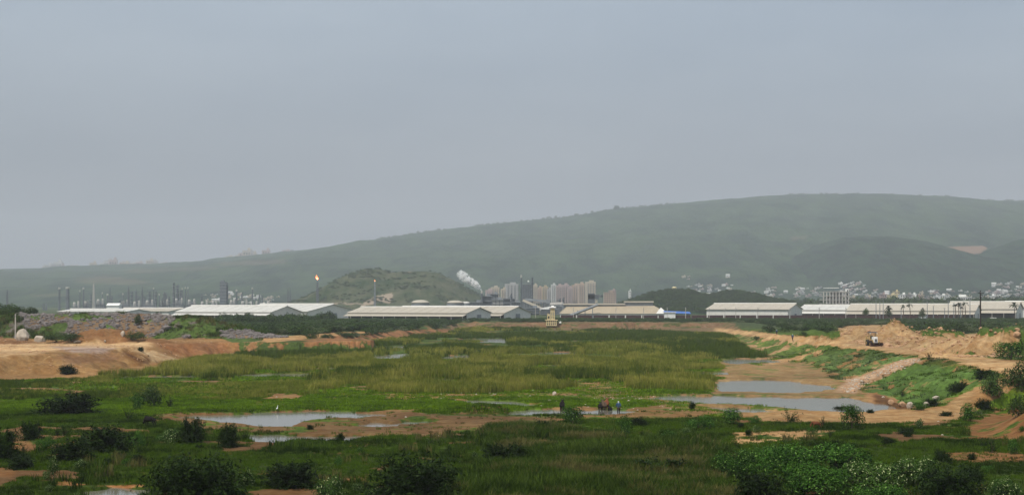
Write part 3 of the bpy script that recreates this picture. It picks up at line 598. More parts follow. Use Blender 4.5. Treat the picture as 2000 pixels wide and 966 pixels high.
# overhead line masts
def mast(): 
    m = MB().box((0, 0, 4.2), (.32, .32, 8.4)).tube((0, 0, 7.3), (0, -3.2, 7.6), .08, n=5).tube((0, 0, 6.3), (0, -3.0, 7.4), .06, n=5).box((0, -3, 7.2), (.1, .1, .8)); return m.build('mast', M['concrete'], link=False)
mm_ = mast(); g = 'masts of the overhead line along the wagons'
for i, u in enumerate([1046, 1120, 1203, 1257, 1303, 1339, 1385, 1416, 1437, 1480, 1543, 1600, 1652]):
    Yd = 975-((u-1000)*.055); o = link_mesh('line_mast', mm_, None, (Pz(u, Yd), Yd, 2.5)); tag(o, 'thin concrete mast beside the maroon wagons, %s of the overhead line' % ordn(i, 13), 'mast', g)
tall = MB().tube((0, 0, 0), (0, 0, 13.5), .28, .16, n=6).box((0, 0, 13.2), (1.6, .12, .12)).build('mast', M['steel_mid'], link=False)
for i, (u, h) in enumerate([(1711, 1), (1718.5, .9), (1725, .95), (1811, .9), (1823, .7), (1845, .6), (1852, .95), (1863, .85), (1876, .85), (1894.5, 1.25), (1760, .6)]):
    o = link_mesh('lamp_mast', tall, None, (Pz(u, 940), 940, 2.4), 0, (1, 1, h)); tag(o, 'thin dark mast before the right hand sheds, %s of its row' % ordn([1711, 1718.5, 1725, 1760, 1811, 1823, 1845, 1852, 1863, 1876, 1894.5].index(u), 11), 'mast', 'tall masts before the right hand sheds')
# blue roofed shelter
r = empty('blue_shelter', (Pz(1321, 990), 990, 2.4), 0, 'small shelter with a bright blue sheet roof at the end of the big tan shed', 'shelter')
MB().add([(-8, -4, 4.6), (9, -4, 4.2), (9, 4, 5.4), (-8, 4, 6), (-8, -4, 4.8), (9, -4, 4.4), (9, 4, 5.6), (-8, 4, 6.2)], [(0, 1, 2, 3), (7, 6, 5, 4), (0, 4, 5, 1), (1, 5, 6, 2), (2, 6, 7, 3), (3, 7, 4, 0)]).build('roof', M['blue'], r)
each(MB().box((-7, 0, 2.4), (.4, 7, 4.8)).box((8, 0, 2.2), (.4, 6, 4.4)), 'post', M['concrete'], r)
o = MB().box((0, 0, 2.5), (7, 5, 5)).box((0, 0, 5.2), (8, 6, .4)).box((0, -2.6, 1.3), (1.5, .1, 2.6)).build('trackside_hut', M['white']); o.location = (Pz(1306, 985), 980, 2.4); tag(o, 'small white hut beside the blue sheet roof', 'hut')

# white capped storage tanks behind the central shed
def tank(u, wpx, v_top, v_s, Y, label, m='shed_cream'):
    rr = wpx*Y/F/2; zt = zv(v_top, Y); zs = zv(v_s, Y)
    t = empty('storage_tank', (Pz(u, Y), Y, 0), 0, label, 'tank', 'domed tanks behind the central sheds')
    MB().lathe((0, 0, 0), [(rr*.97, 2), (rr*.97, zs)], 28).build('shell', M['steel_mid'], t, smooth=False)
    MB().lathe((0, 0, 0), [(rr*1.02, zs), (rr*.93, zs+(zt-zs)*.35), (rr*.7, zs+(zt-zs)*.72), (rr*.4, zs+(zt-zs)*.93), (rr*.05, zt)], 28).build('dome', M[m], t, smooth=True)
    MB().box((rr*.98, -rr*.3, (zs+2)/2), (.6, 1.2, zs-2)).build('ladder', M['steel'], t)
tank(821, 36, 585, 591.5, 1500, 'cream domed tank directly right of the rocky hill foot, left of the pair')
tank(889, 34, 586.2, 591.5, 1520, 'cream domed tank below the steam plume, right of the pair')
tank(910, 18, 588.5, 592, 1600, 'small pale tank at the right shoulder of the second dome', 'shed_white')

# pump tower at the head of the basin
def pump_tower():
    Y = 838; x = Pz(1077, Y); k = Y/F
    r = empty('pump_tower', (x, Y, 1.2), 0, 'small yellow tower with arched openings and flat cap on the far bank', 'tower')
    zb = 0; y0 = 0
    b = MB(); Wb = 21*k
    b.box((0, 2.2, 2.9*.5+.3), (Wb, 4.4, .5)).box((0, 2.2, 3.1), (Wb+1, 5, .45)).box((0, 2.2, .2), (Wb, 4.6, .4))
    for i in range(6): b.box((-Wb/2+.35+i*(Wb-.7)/5, .3, 1.6), (.5, .5, 2.9)); b.box((-Wb/2+.35+i*(Wb-.7)/5, 4.1, 1.6), (.5, .5, 2.9))
    b.build('base', M['yellow'], r)
    MB().box((0, 2.6, 1.6), (Wb-.8, 3, 2.8)).build('base_room', M['dark'], r)
    t = MB(); tw = 8.2*k; cx = 2.4*k
    for sx in (-1, 0, 1): t.box((cx+sx*(tw/2-.25), .6, 6.3), (.5, .5, 6)); t.box((cx+sx*(tw/2-.25), 3.4, 6.3), (.5, .5, 6))
    t.box((cx, 2, 8.7), (tw, 3.2, 1.5)).box((cx, 2, 5.4), (tw, 3.2, .3)).box((cx, 2, 3.6), (tw, 3.2, .5))
    for s in (-1, 1):
        t.box((cx+s*(tw/4), .6, 7.7), (tw/2-.3, .4, .4), taper=.5)
    t.build('tower', M['yellow'], r)
    MB().box((cx, 2, 10.2), (tw+1.6, 4.8, .6), taper=.9).box((cx, 2, 9.7), (tw+.6, 3.8, .4)).box((cx, 2, 10.7), (tw*.7, 3, .5), taper=.8).build('cap', M['white'], r)
    s = MB().box((-5.4*k, 2, 4.8), (5*k, 3, 3)).box((-6.6*k, 2, 6.5), (2*k, 3, .6)).box((-3.2*k, 2, 4.2), (2*k, 2.6, 2)); s.build('stair_block', M['yellow'], r)
    MB().box((-5.4*k, .45, 4.6), (.8, .1, 1.3)).build('window', M['dark'], r)
pump_tower()
o = MB().lathe((0, 0, 0), [(.55, 0), (.6, .6), (.3, 1.0)], 8).build('bank_marker', M['white']); o.location = (Pz(1094.5, 836), 836, 2.6); tag(o, 'small white marker stone right of the yellow tower', 'marker')

# refinery
REF = 'stacks and columns of the refinery behind the left sheds'
def stack(u, v_top, w, Y=2150, kind='stack', label=None, cat='stack', m='steel'):
    x = Pz(u, Y); zt = zv(v_top, Y); rr = max(w*Y/F/2, .7)
    name = {'stack': 'smoke_stack', 'lattice': 'lattice_tower', 'column': 'process_column', 'flare': 'flare_stack', 'block': 'coker_tower'}[kind]
    r = empty(name, (x, Y, 0), 0, label or {'stack': 'slim dark refinery stack seen through haze', 'lattice': 'thin latticed refinery tower seen through haze', 'column': 'dark process column with platforms seen through haze', 'flare': 'flare stack', 'block': 'broad dark block'}[kind], cat, REF if label is None else None)
    if kind == 'stack':
        MB().tube((0, 0, 0), (0, 0, zt), rr*1.15, rr*.85, 10).build('shaft', M[m], r); MB().lathe((0, 0, zt-2), [(rr, 0), (rr*1.15, .5), (rr*1.15, 2.4), (rr*.9, 2.6)], 10).build('rim', M['concrete'], r)
        MB().lathe((0, 0, zt*.6), [(rr*1.5, 0), (rr*1.5, .8)], 10).build('platform', M[m], r)
    elif kind == 'column':
        MB().tube((0, 0, 0), (0, 0, zt*.55), rr*1.1, rr*1.1, 10).tube((0, 0, zt*.55), (0, 0, zt-1), rr*.8, rr*.8, 10).build('shell', M[m], r)
        p = MB()
        for k in range(4): p.lathe((0, 0, zt*(.3+.19*k)), [(rr*1.6, 0), (rr*1.6, 1.0)], 8)
        each(p, 'platform', M['steel_mid'], r); MB().tube((rr*1.3, 0, 0), (rr*1.3, 0, zt), .35, n=5).tube((0, 0, zt-1), (rr*1.3, 0, zt), .4, n=5).build('pipe', M[m], r)
    elif kind in ('lattice', 'flare'):
        l = MB(); b0, b1 = rr*1.5, rr*.5; n = 7
        for sx, sy in ((-1, -1), (1, -1), (1, 1), (-1, 1)): l.tube((sx*b0, sy*b0, 0), (sx*b1, sy*b1, zt*.95), .3, n=4)
        for k in range(n):
            t0, t1 = k/n, (k+1)/n; w0 = b0+(b1-b0)*t0; w1 = b0+(b1-b0)*t1
            for s in (-1, 1): l.tube((-w0, s*w0, zt*.95*t0), (w1, s*w1, zt*.95*t1), .2, n=4).tube((w0, s*w0, zt*.95*t0), (-w1, s*w1, zt*.95*t1), .2, n=4)
        l.build('frame', M[m], r)
        MB().tube((0, 0, 0), (0, 0, zt), max(rr*.3, .5), n=6).build('riser', M[m], r)
        MB().lathe((0, 0, zt-3), [(rr*.9, 0), (rr*.9, 1.2)], 8).build('platform', M['steel_mid'], r)
    elif kind == 'block':
        MB().box((0, 0, zt*.48), (rr*2, rr*2.4, zt*.96)).build('tower_body', M[m], r); MB().box((-rr*.4, 0, zt*.985), (rr*1.1, rr*2, zt*.06), taper=.8).build('roof_house', M[m], r)
        f = MB()
        for k in range(9): f.box((0, 0, zt*.1*(k+1)), (rr*2.15, rr*2.55, .7))
        each(f, 'floor', M['steel_mid'], r)
        MB().box((rr*1.15, 0, zt*.42), (rr*.35, rr, zt*.84)).build('lift_shaft', M[m], r)
    return r, zt
stack(116, 562, 4, label='solid dark stack nearest the left trees, left of the two thick stacks'); stack(132, 561, 7.2, 2100, label='thickest dark round stack at far left, right of a slimmer one')
STK, STC, STL = [], [], []
for u, v, w in [(156, 567, 2), (163, 562, 3), (200, 571, 2), (210, 574, 3), (300, 562, 2), (356, 563, 2), (362, 561, 2), (367, 561, 2), (240, 573, 1.5), (311, 574, 2)]: STK.append((u, stack(u, v, w)[0]))
for u, v, w in [(177, 575, 2.5), (234, 584, 4), (257, 569, 3), (292, 568, 4.5), (304, 569, 3.5), (346, 556, 5), (352, 566, 4), (282, 580, 3), (330, 578, 3), (472, 572, 2.5), (218, 577, 2.5), (270, 578, 3), (316, 582, 3), (512, 577, 2.5)]: STC.append((u, stack(u, v, w, kind='column', cat='column')[0]))
for u, v, w in [(14, 565, 3), (215, 561, 2), (251, 558, 3), (266, 565, 3), (278, 560, 3), (321, 569, 5), (394, 574, 3), (507, 571, 3), (325, 571, 3), (562.5, 562, 2), (567, 562, 2), (90, 590, 2), (85, 592, 2), (500, 580, 3)]: STL.append((u, stack(u, v, w, 1950 if u == 14 else 2200, 'lattice', cat='lattice tower')[0]))
for lst, t_ in ((STK, 'slim dark round stack, %s of the slim stacks in the refinery'), (STC, 'short dark column with platforms, %s of such columns in the refinery'), (STL, 'thin lattice tower, %s of the lattice towers in the refinery')):
    for i, (u_, o_) in enumerate(sorted(lst, key=lambda q: q[0])): o_['label'] = t_ % ordn(i, len(lst))
stack(339, 551, 4, 2100, 'column', 'tallest dark column of the refinery beside a stepped cluster', 'column'); stack(437, 548, 12.5, 2050, 'block', 'broad dark slab tower standing alone behind the long white shed', 'tower')
stack(462, 566, 3.4, 2050, label='dark stack with a white top just right of the slab tower'); stack(493, 562, 2.4, 2100, label='slim dark stack right of the white village patch')
stack(183, 550, 3, 2200, 'flare', 'pale thin mast with a white top among the left stacks', 'mast', 'concrete')
fl, z1 = stack(620, 546, 4.5, 2000, 'flare', 'flare stack carrying an orange flame left of the rocky hill', 'flare stack')
f2, z2 = stack(732, 549, 3, 1960, 'flare', 'faint flare stack with a small flame in front of the rocky hill', 'flare stack', 'steel_mid')
m, nt_, b = new_mat('flame'); b.inputs['Base Color'].default_value = (.3, .08, .02, 1); b.inputs['Emission Color'].default_value = (1, .22, .05, 1); b.inputs['Emission Strength'].default_value = 3.2; M['flame'] = m
m, nt_, b = new_mat('flame_core'); b.inputs['Emission Color'].default_value = (1, .55, .25, 1); b.inputs['Emission Strength'].default_value = 5; M['core'] = m
def flame(par, z, s, lean):
    for nm, k, mt in (('flame', 1, 'flame'), ('flame_core', .55, 'core')):
        f = MB(); f.lathe((0, 0, 0), [(.4*s*k, 0), (1.5*s*k, 1.4*s), (1.9*s*k, 2.6*s), (1.2*s*k, 4*s*k+1.2*s*(1-k)), (.5*s*k, 5.4*s*k+s*(1-k)), (.05, 6.6*s*k+s*(1-k))], 9)
        f.V = [(x+lean*(zz/s)*.35*s+.35*s*math.sin(zz*1.3), y-(k < 1)*.9*s, zz+z) for x, y, zz in f.V]; o = f.build(nm, M[mt], par, smooth=True)
flame(fl, z1, .95, -.7); flame(f2, z2, .3, -.2)
# process units, pipe racks
pr = 'low process units of the refinery'
for i, (u, w, v, d) in enumerate([(197, 16, 588, 0), (150, 14, 596, 0), (245, 14, 592, 1), (268, 16, 594, 0), (293, 18, 591, 1), (322, 18, 590, 0), (350, 20, 586, 1), (375, 18, 589, 0), (400, 16, 594, 1), (478, 14, 593, 0), (497, 16, 596, 1), (170, 9, 593, 1), (420, 12, 592, 0), (520, 14, 596, 0), (455, 10, 590, 1)]):
    Yp = 2120+20*(i % 3); wm_ = w*Yp/F; z = zv(v, Yp)
    r = empty('process_unit', (Pz(u, Yp), Yp, 0), 0, 'low steel process unit with vessels, %s along the foot of the refinery' % ordn(sorted([197, 150, 245, 268, 293, 322, 350, 375, 400, 478, 497, 170, 420, 520, 455]).index(u), 15), 'process unit', pr)
    MB().box((0, 0, z*.35), (wm_, 10, z*.7)).box((wm_*.15, 0, z*.8), (wm_*.5, 7, z*.3)).build('building', M['steel_mid' if d else 'steel'], r)
    fr = MB(); 
    for k in range(5): fr.box((-wm_/2+k*wm_/4, -6, z*.5), (.5, .5, z))
    for k in (.5, .8, 1): fr.box((0, -6, z*k), (wm_, .6, .5))
    fr.build('pipe_rack', M['steel_mid'], r); MB().lathe((-wm_*.25, -3, z*.7), [(2, 0), (2, 6), (1.2, 7.5)], 8).lathe((wm_*.3, -3, z*.6), [(1.4, 0), (1.4, 9), (.6, 10)], 8).build('vessel', M['concrete'], r)
r = empty('white_hall', (Pz(223, 1900), 1900, 0), 0, 'pale blue white hall between the refinery columns at left', 'hall'); MB().box((0, 0, 4), (15, 14, 12)).build('wall', M['white'], r); MB().add([(-8, -8, 10), (8, -8, 10), (8, 8, 10), (-8, 8, 10), (-8, 0, 13), (8, 0, 13)], [(0, 1, 5, 4), (2, 3, 4, 5), (0, 4, 3), (1, 2, 5), (3, 2, 1, 0)]).build('roof', M['white'], r)

# central plant
Yp = 1500
stack(1018, 538, 3.0, Yp, label='tall dark brown stack in front of the apartment towers'); stack(1039, 541, 2.2, Yp, 'column', 'slim tall column with a pale platform top beside the dark silo', 'column')
stack(941, 569, 3.2, Yp, label='short stack giving off the white steam plume'); stack(998, 573, 2.4, Yp, 'column', 'short dark column in front of the round pale apartment tower', 'column'); stack(1093, 582, 1.4, Yp, 'column'); stack(1100, 580, 2.0, Yp, 'column')
r = empty('silo_block', (Pz(1029, 1560), 1560, 0), 0, 'dark rectangular silo tower with roof plant behind the tall stack', 'silo'); zt = zv(556, 1560)
MB().box((0, 0, zt/2), (9.5, 9, zt)).build('body', M['steel'], r); MB().box((0, 0, zt+.6), (10.5, 10, .6)).build('roof', M['steel_mid'], r); q = MB()
for k in range(6): q.tube((-4.6+k*1.84, -4.7, 6), (-4.6+k*1.84, -4.7, zt), .2, n=4).box((-4+k*1.6, 0, zt+1.6), (.3, .3, 2))
each(q, 'rib', M['steel_mid'], r); MB().lathe((1.5, -3, zt+2.5), [(.2, 0), (1, .6), (1, 1.4), (.2, 2)], 8).build('white_globe', M['white'], r)
def plant_block(u, w, v, Y, mt, label, floors=4):
    z = zv(v, Y); wm_ = w*Y/F; r = empty('plant_building', (Pz(u, Y), Y, 0), 0, label, 'plant building')
    MB().box((0, 0, z/2), (wm_, 12, z)).build('wall', M[mt], r); f = MB(); c = MB()
    for k in range(1, floors+1): f.box((0, -.6, z*k/floors), (wm_+1.4, 13.5, .6))
    for k in range(4): c.box((-wm_/2+k*wm_/3, -6.8, z/2), (.6, .6, z))
    each(f, 'floor', M['steel_mid'], r); each(c, 'frame_column', M['steel'], r); MB().box((wm_*.2, 0, z+1), (wm_*.35, 6, 2.4)).build('roof_house', M['steel_mid'], r)
for a in [(950, 20, 578, 1510, 'steel', 'dark open framed building at the foot of the steam stack'), (965, 16, 574, 1530, 'steel_mid', 'grey building with two dark top floors right of the steam stack'), (972, 22, 585, 1490, 'concrete', 'low pale plant building in front of the grey plant block'),
          (994, 22, 583, 1520, 'steel', 'dark low plant block left of the tall brown stack'), (1054, 12, 592, 1480, 'yellow', 'small yellow plant building under the pale conveyors'), (1066, 10, 589, 1500, 'concrete', 'pale narrow plant building right of the yellow one'),
          (1085, 24, 597, 1460, 'steel_mid', 'grey low plant building left of the big tan shed'), (1008, 16, 590, 1470, 'steel_mid', 'grey plant building at the foot of the tall brown stack'), (1040, 24, 601, 1400, 'steel', 'dark low plant building right of the central gables'), (1072, 30, 604, 1380, 'steel', 'dark plant yard building behind the yellow tower'),
          (930, 24, 590, 1480, 'steel_mid', 'grey low plant building left of the steam stack')]: plant_block(*a)
for i, (u0, v0, u1, v1, lb, mt) in enumerate([(1022, 586, 1058, 602, 'pale conveyor sloping down to the yellow plant building', 'shed_cream'), (1026, 584, 1075, 589, 'grey conveyor running level from the silo tower', 'steel_mid'), (1055, 604, 1080, 600, 'short white conveyor above the yellow tower', 'white'),
                                       (1068, 590, 1104, 598, 'grey blue conveyor sloping down toward the big tan shed', 'steel_mid'), (1076, 593, 1100, 592, 'level pale gantry behind the big tan shed', 'concrete'), (1150, 577, 1176, 578, 'dark gantry standing above the big tan shed', 'steel')]):
    Yc = 1400 if v0 > 590 else 1450; a = Vector(P(u0, v0, Yc)); b2 = Vector(P(u1, v1, Yc-10)); r = empty('conveyor', (a.x, a.y, 0), 0, lb, 'conveyor'); q = b2-a
    MB().tube((0, 0, a.z), (q.x, q.y, b2.z), 1.5, n=4).build('gallery', M[mt], r); l = MB()
    for t in (.05, .35, .65, .95): l.tube((q.x*t-.8, q.y*t, 0), (q.x*t, q.y*t, a.z+q.z*t), .25, n=4).tube((q.x*t+.8, q.y*t, 0), (q.x*t, q.y*t, a.z+q.z*t), .25, n=4)
    l.build('trestle', M['steel_mid'], r)
r = empty('transfer_tower', (Pz(1155, 1400), 1400, 0), 0, 'dark transfer tower rising above the big tan shed', 'tower'); MB().box((0, 0, 9), (6, 5, 26)).box((2, 0, 19), (10, 5, 4)).build('frame', M['steel'], r); MB().box((3, 0, 15), (5, 4, 3)).build('hopper', M['shed_cream'], r)

# steam plume
pl = MB(); P0 = Vector(P(940.5, 570, Yp)); path = [(0, 0), (-3, -6), (-10, -13), (-20, -19), (-31, -27), (-40, -34), (-46, -40)]; rad = [1.3, 3.6, 6.4, 8.0, 9.0, 9.0, 7.0]; rings = 40; nn_ = 28; vs = []; fs = []
for i in range(rings+1):
    t = i/rings*(len(path)-1); k = min(int(t), len(path)-2); f = t-k
    cx = path[k][0]*(1-f)+path[k+1][0]*f; cz = -(path[k][1]*(1-f)+path[k+1][1]*f); rr = rad[k]*(1-f)+rad[k+1]*f
    for j in range(nn_):
        a = 2*math.pi*j/nn_; q = float(fbm(np.array(i*.33+5), np.array(math.cos(a)*1.6+math.sin(a)*2.2+9), .8, 3, 77)); rj = rr*(.6+.85*q)*Yp/F*(1.0 if i < rings else .1)
        vs.append((cx*Yp/F+rj*math.cos(a)*.75, rj*math.sin(a), cz*Yp/F+rj*math.cos(a)*.75*0+rj*(math.cos(a)*.65)))
for i in range(rings):
    for j in range(nn_): fs.append((i*nn_+j, i*nn_+(j+1) % nn_, (i+1)*nn_+(j+1) % nn_, (i+1)*nn_+j))
fs.append(tuple(range(nn_-1, -1, -1))); fs.append(tuple(rings*nn_+j for j in range(nn_)))
m = bpy.data.materials.new('steam'); m.use_nodes = True; n_ = m.node_tree; n_.nodes.clear(); oo = n_.nodes.new('ShaderNodeOutputMaterial'); vv = n_.nodes.new('ShaderNodeVolumePrincipled')
vv.inputs['Color'].default_value = (1, 1, 1, 1); vv.inputs['Anisotropy'].default_value = -.2; tcn = n_.nodes.new('ShaderNodeTexCoord'); nz = n_.nodes.new('ShaderNodeTexNoise'); nz.inputs['Scale'].default_value = .35; nz.inputs['Detail'].default_value = 3
mrn = n_.nodes.new('ShaderNodeMapRange'); mrn.inputs[1].default_value = .47; mrn.inputs[2].default_value = .60; mrn.inputs[3].default_value = .02; mrn.inputs[4].default_value = 2.6
sx_ = n_.nodes.new('ShaderNodeSeparateXYZ'); fall = n_.nodes.new('ShaderNodeMapRange'); fall.inputs[1].default_value = -24; fall.inputs[2].default_value = 0; fall.inputs[3].default_value = .10; fall.inputs[4].default_value = 1.2
mul_ = n_.nodes.new('ShaderNodeMath'); mul_.operation = 'MULTIPLY'
n_.links.new(tcn.outputs['Object'], nz.inputs['Vector']); n_.links.new(nz.outputs[0], mrn.inputs[0]); n_.links.new(tcn.outputs['Object'], sx_.inputs[0]); n_.links.new(sx_.outputs[0], fall.inputs[0])
n_.links.new(mrn.outputs[0], mul_.inputs[0]); n_.links.new(fall.outputs[0], mul_.inputs[1]); n_.links.new(mul_.outputs[0], vv.inputs['Density']); n_.links.new(vv.outputs[0], oo.inputs['Volume'])
o = mesh_np('steam_plume', vs, fs, m, smooth=True); o.location = P0; tag(o, 'white steam plume drifting up and left from the short stack', 'steam', kind='stuff')

# apartment towers
APT = [('cream', (.58, .50, .38)), ('pink', (.50, .38, .36)), ('grey', (.45, .44, .43)), ('white', (.66, .66, .64)), ('ochre', (.52, .42, .26)), ('peach', (.56, .42, .32))]
for n_, c in APT: M['apt_'+n_] = plain('plaster_'+n_, tuple(v*.74 for v in c), .85, .06, .1)
def tower(u, w, v, c, Y, label):
    k = Y/F; z = zv(v, Y); wm_ = w*k; dp = wm_*.9
    r = empty('apartment_tower', (Pz(u, Y), Y, 0), .12, label, 'apartment tower', 'apartment towers behind the plant')
    MB().box((0, 0, z/2), (wm_*.94, dp, z)).build('wall', M['apt_'+c], r)
    nb = 3 if w < 15 else 4
    me = MB().box((0, 0, z*.48), (wm_*.13, 2.4, z*.96)).build('bay', M['apt_'+c], link=False); fl_ = MB()
    for i in range(nb):
        x = -wm_*.5+wm_*(i+.5)/nb; link_mesh('bay', me, r, (x-wm_*.04, -dp/2-.8, 0))
    nf = int(z/3.4); wn = MB()
    for i in range(nb):
        x = -wm_*.5+wm_*(i+.5)/nb+wm_*.10
        for f in range(1, nf): wn.box((x, -dp/2-.05, f*3.4+1.4), (wm_*.07, .3, 1.7))
    wn.build('window', M['steel'], r)['kind'] = 'stuff'
    for f in range(1, nf, 1): fl_.box((0, -dp/2-.3, f*3.4), (wm_*.96, .9, .45))
    fl_.build('floor_band', M['concrete'], r)['kind'] = 'stuff'
    MB().box((wm_*.1, 0, z+1.5), (wm_*.4, dp*.4, 3)).build('water_tank_room', M['apt_'+c], r)
for a in [(955, 14, 566, 'pink', 'low pink apartment tower beside the steam stack'), (967, 17, 560.5, 'cream', 'cream apartment tower leftmost of the tall ones'), (984, 12, 563.5, 'cream', 'narrow cream tower left of the broad pale one'), (999, 26, 554, 'grey', 'broadest pale grey apartment tower left of the brown stack'),
          (1034, 16, 560, 'peach', 'peach apartment tower seen right of the dark silo'), (1045, 9, 556, 'cream', 'narrow cream tower right of the slim column'), (1054, 10, 561, 'peach', 'short peach tower in the middle of the row'), (1064, 13, 559.5, 'ochre', 'ochre apartment tower left of the white one'),
          (1073, 9, 564, 'grey', 'low grey tower hugging the white one'), (1081, 10, 555.5, 'white', 'bright white narrow apartment tower'), (1092, 13, 557, 'pink', 'pink tower just right of the white one'), (1104, 14, 555.5, 'pink', 'second pink tower from the white one'), (1113, 10, 561, 'pink', 'low pink tower between the pink and peach ones'),
          (1124, 14, 556, 'peach', 'peach tower third from the right end'), (1135, 13, 553.5, 'peach', 'tall peach tower second from the right end'), (1153, 20, 550, 'cream', 'tallest cream apartment tower at the right end of the row')]:
    tower(*a[:4], 2900+(hash(a[0]) % 5)*25, a[4])

# unfinished concrete building and larger town blocks
r = empty('unfinished_building', (Pz(1629, 1350), 1350, 0), 0, 'unfinished concrete building with bare floors and columns behind the white shed', 'building'); k = 1350/F
MB().box((3*k, 3, 10), (28*k, 12, 20)).box((7*k, 3, 21), (20*k, 10, 6)).build('core', M['concrete'], r); s = MB(); c = MB()
for f in range(7): s.box((0, 0, 2.2+f*3.5), (50*k, 18, .6))
for f in range(7):
    for i in range(9): c.box((-24.4*k+i*6.1*k, -8.4, .4+f*3.5+.1), (.9, .9, 3))
each(s, 'floor_slab', M['concrete'], r); each(c, 'column', M['concrete'], r); MB().box((23*k, -4, 15), (4.5*k, 5, 22)).build('stair_tower', M['white'], r); MB().box((-6*k, 0, 26.6), (26*k, 10, .5)).build('top_slab', M['white'], r)
q = MB()
for f in range(6): q.box((23*k, -6.6, 6.5+f*3.5), (2*k, .2, 1.8))
each(q, 'opening', M['dark'], r)
def block(u, w, v, Y, mt, label, group='flat roofed blocks of the town', nx=5, grp=True):
    k = Y/F; z = zv(v, Y); wm_ = w*k; r = empty('town_block', (Pz(u, Y), Y, 0), 0, label, 'building', group if grp else None)
    MB().box((0, 0, z/2), (wm_, 12, z)).build('wall', M[mt], r); MB().box((0, 0, z+.2), (wm_+.8, 12.8, .5)).box((wm_*.2, 0, z+1.6), (wm_*.25, 5, 2.6)).build('roof', M[mt], r); wn = MB(); nf = max(2, int(z/3.3))
    me = MB().box((0, 0, 0), (wm_/nx*.5, .3, 1.7)).build('window', M['dark'], link=False)
    for f in range(nf-1, max(nf-6, 0), -1):
        for i in range(nx): link_mesh('window', me, r, (-wm_/2+wm_*(i+.5)/nx, -6.02, z-(nf-f)*3.3+1.4))
block(1870, 48, 580, 1650, 'white', 'long white building with rows of square openings behind the palms', nx=12, grp=False); block(1750, 9, 569, 2300, 'yellow', 'yellow tower block in the middle of the town', nx=2, grp=False)
block(1741, 13, 576, 2200, 'yellow', 'low yellow block at the foot of the yellow tower block', nx=3, grp=False)
block(1196, 14, 567, 2400, 'peach' if 0 else 'apt_pink', 'lone pink block right of the apartment towers', nx=4, grp=False); block(1230, 4, 568, 2300, 'white', 'thin white block standing alone left of the wooded hill', nx=1, grp=False)
block(1190, 22, 571, 2350, 'apt_peach', 'low peach block behind the big tan shed', nx=5, grp=False)
o = MB().tube((0, 0, -2), (0, 0, 5), 2.6, 2.6, 14).lathe((0, 0, 5), [(3, 0), (3, .6), (1, 1.6)], 14).build('water_tank', M['yellow'], smooth=False); x_, y_, z_ = P(1317, 569, 1745); o.location = (x_, y_, z_-1); tag(o, 'cream water tank on top of the wooded hill', 'tank')
for i in range(26):
    u = random.choice([1755+random.random()*90, 1760+random.random()*40, 1690+random.random()*60, 1640+random.random()*300]); block(u, 5+random.random()*9, 574+random.random()*9, 1900+random.random()*500, *random.choice([('white', 'white flat roofed block in the town below the hills'), ('apt_cream', 'cream flat roofed block in the town below the hills'), ('apt_grey', 'grey flat roofed block in the town below the hills'), ('apt_pink', 'pink flat roofed block in the town below the hills')]), nx=3)

# village houses on the hill foot
HM = []
for i, (mt) in enumerate(['apt_white', 'apt_cream', 'apt_grey', 'apt_pink']):
    hh = MB().box((0, 0, 1.2), (13, 9, 7)).box((0, 0, 4.8), (13.8, 9.8, .4)).box((3, 1, 6), (3.8, 4, 2.2)).box((-3.6, -4.55, 2.6), (2.2, .1, 1.7), m=1).box((.2, -4.55, 2.6), (2.2, .1, 1.7), m=1).box((4.2, -4.55, 1.8), (1.8, .1, 3.2), m=1)
    HM.append(hh.build('house', [M[mt], M['dark']], link=False))
hh = MB().box((0, 0, 2), (12, 7, 6)); hh.add([(-6.6, -4, 5), (6.6, -4, 5), (6.6, 4, 5), (-6.6, 4, 5), (-6.6, 0, 7.5), (6.6, 0, 7.5)], [(0, 1, 5, 4), (2, 3, 4, 5), (0, 4, 3), (1, 2, 5)]); hh.box((-2, -3.55, 2.6), (1.4, .1, 1.4), m=1); HM.append(hh.build('house', [M['apt_white'], M['dark']], link=False))
CL = [(1340, 1430, 556, 578, 34), (1425, 1500, 568, 592, 20), (1500, 1560, 560, 592, 16), (1555, 1605, 562, 580, 18), (1640, 1690, 552, 582, 34), (1690, 1760, 566, 585, 24), (1780, 1860, 566, 584, 20), (1850, 1960, 566, 588, 30), (1940, 2000, 553, 580, 40), (1335, 1350, 540, 552, 3), (1420, 1432, 540, 545, 3), (1470, 1486, 540, 558, 4), (1583, 1588, 530, 534, 1), (1905, 1912, 543, 548, 1)]
HN = {m_.name: n_ for m_, n_ in zip(HM, ('white', 'cream', 'grey', 'pink', 'white gabled'))}
CLN = {(c_[0], c_[1]): t_ for c_, t_ in zip(CL, ('above the left end of the wooded hill', 'behind the right end of the wooded hill', 'right of the wooded hill', 'left of the unfinished concrete building', 'up the slope right of the unfinished concrete building', 'between the unfinished building and the yellow block', 'behind the yellow block and its white neighbours', 'above the long white building', 'in the dense cluster at the right edge', 'high above the wooded hill', 'alone on the slope above the village', 'alone high on the slope left of the unfinished building', 'alone highest on the ridge slope', 'alone on the dark slope near the right edge'))}
nv = 0
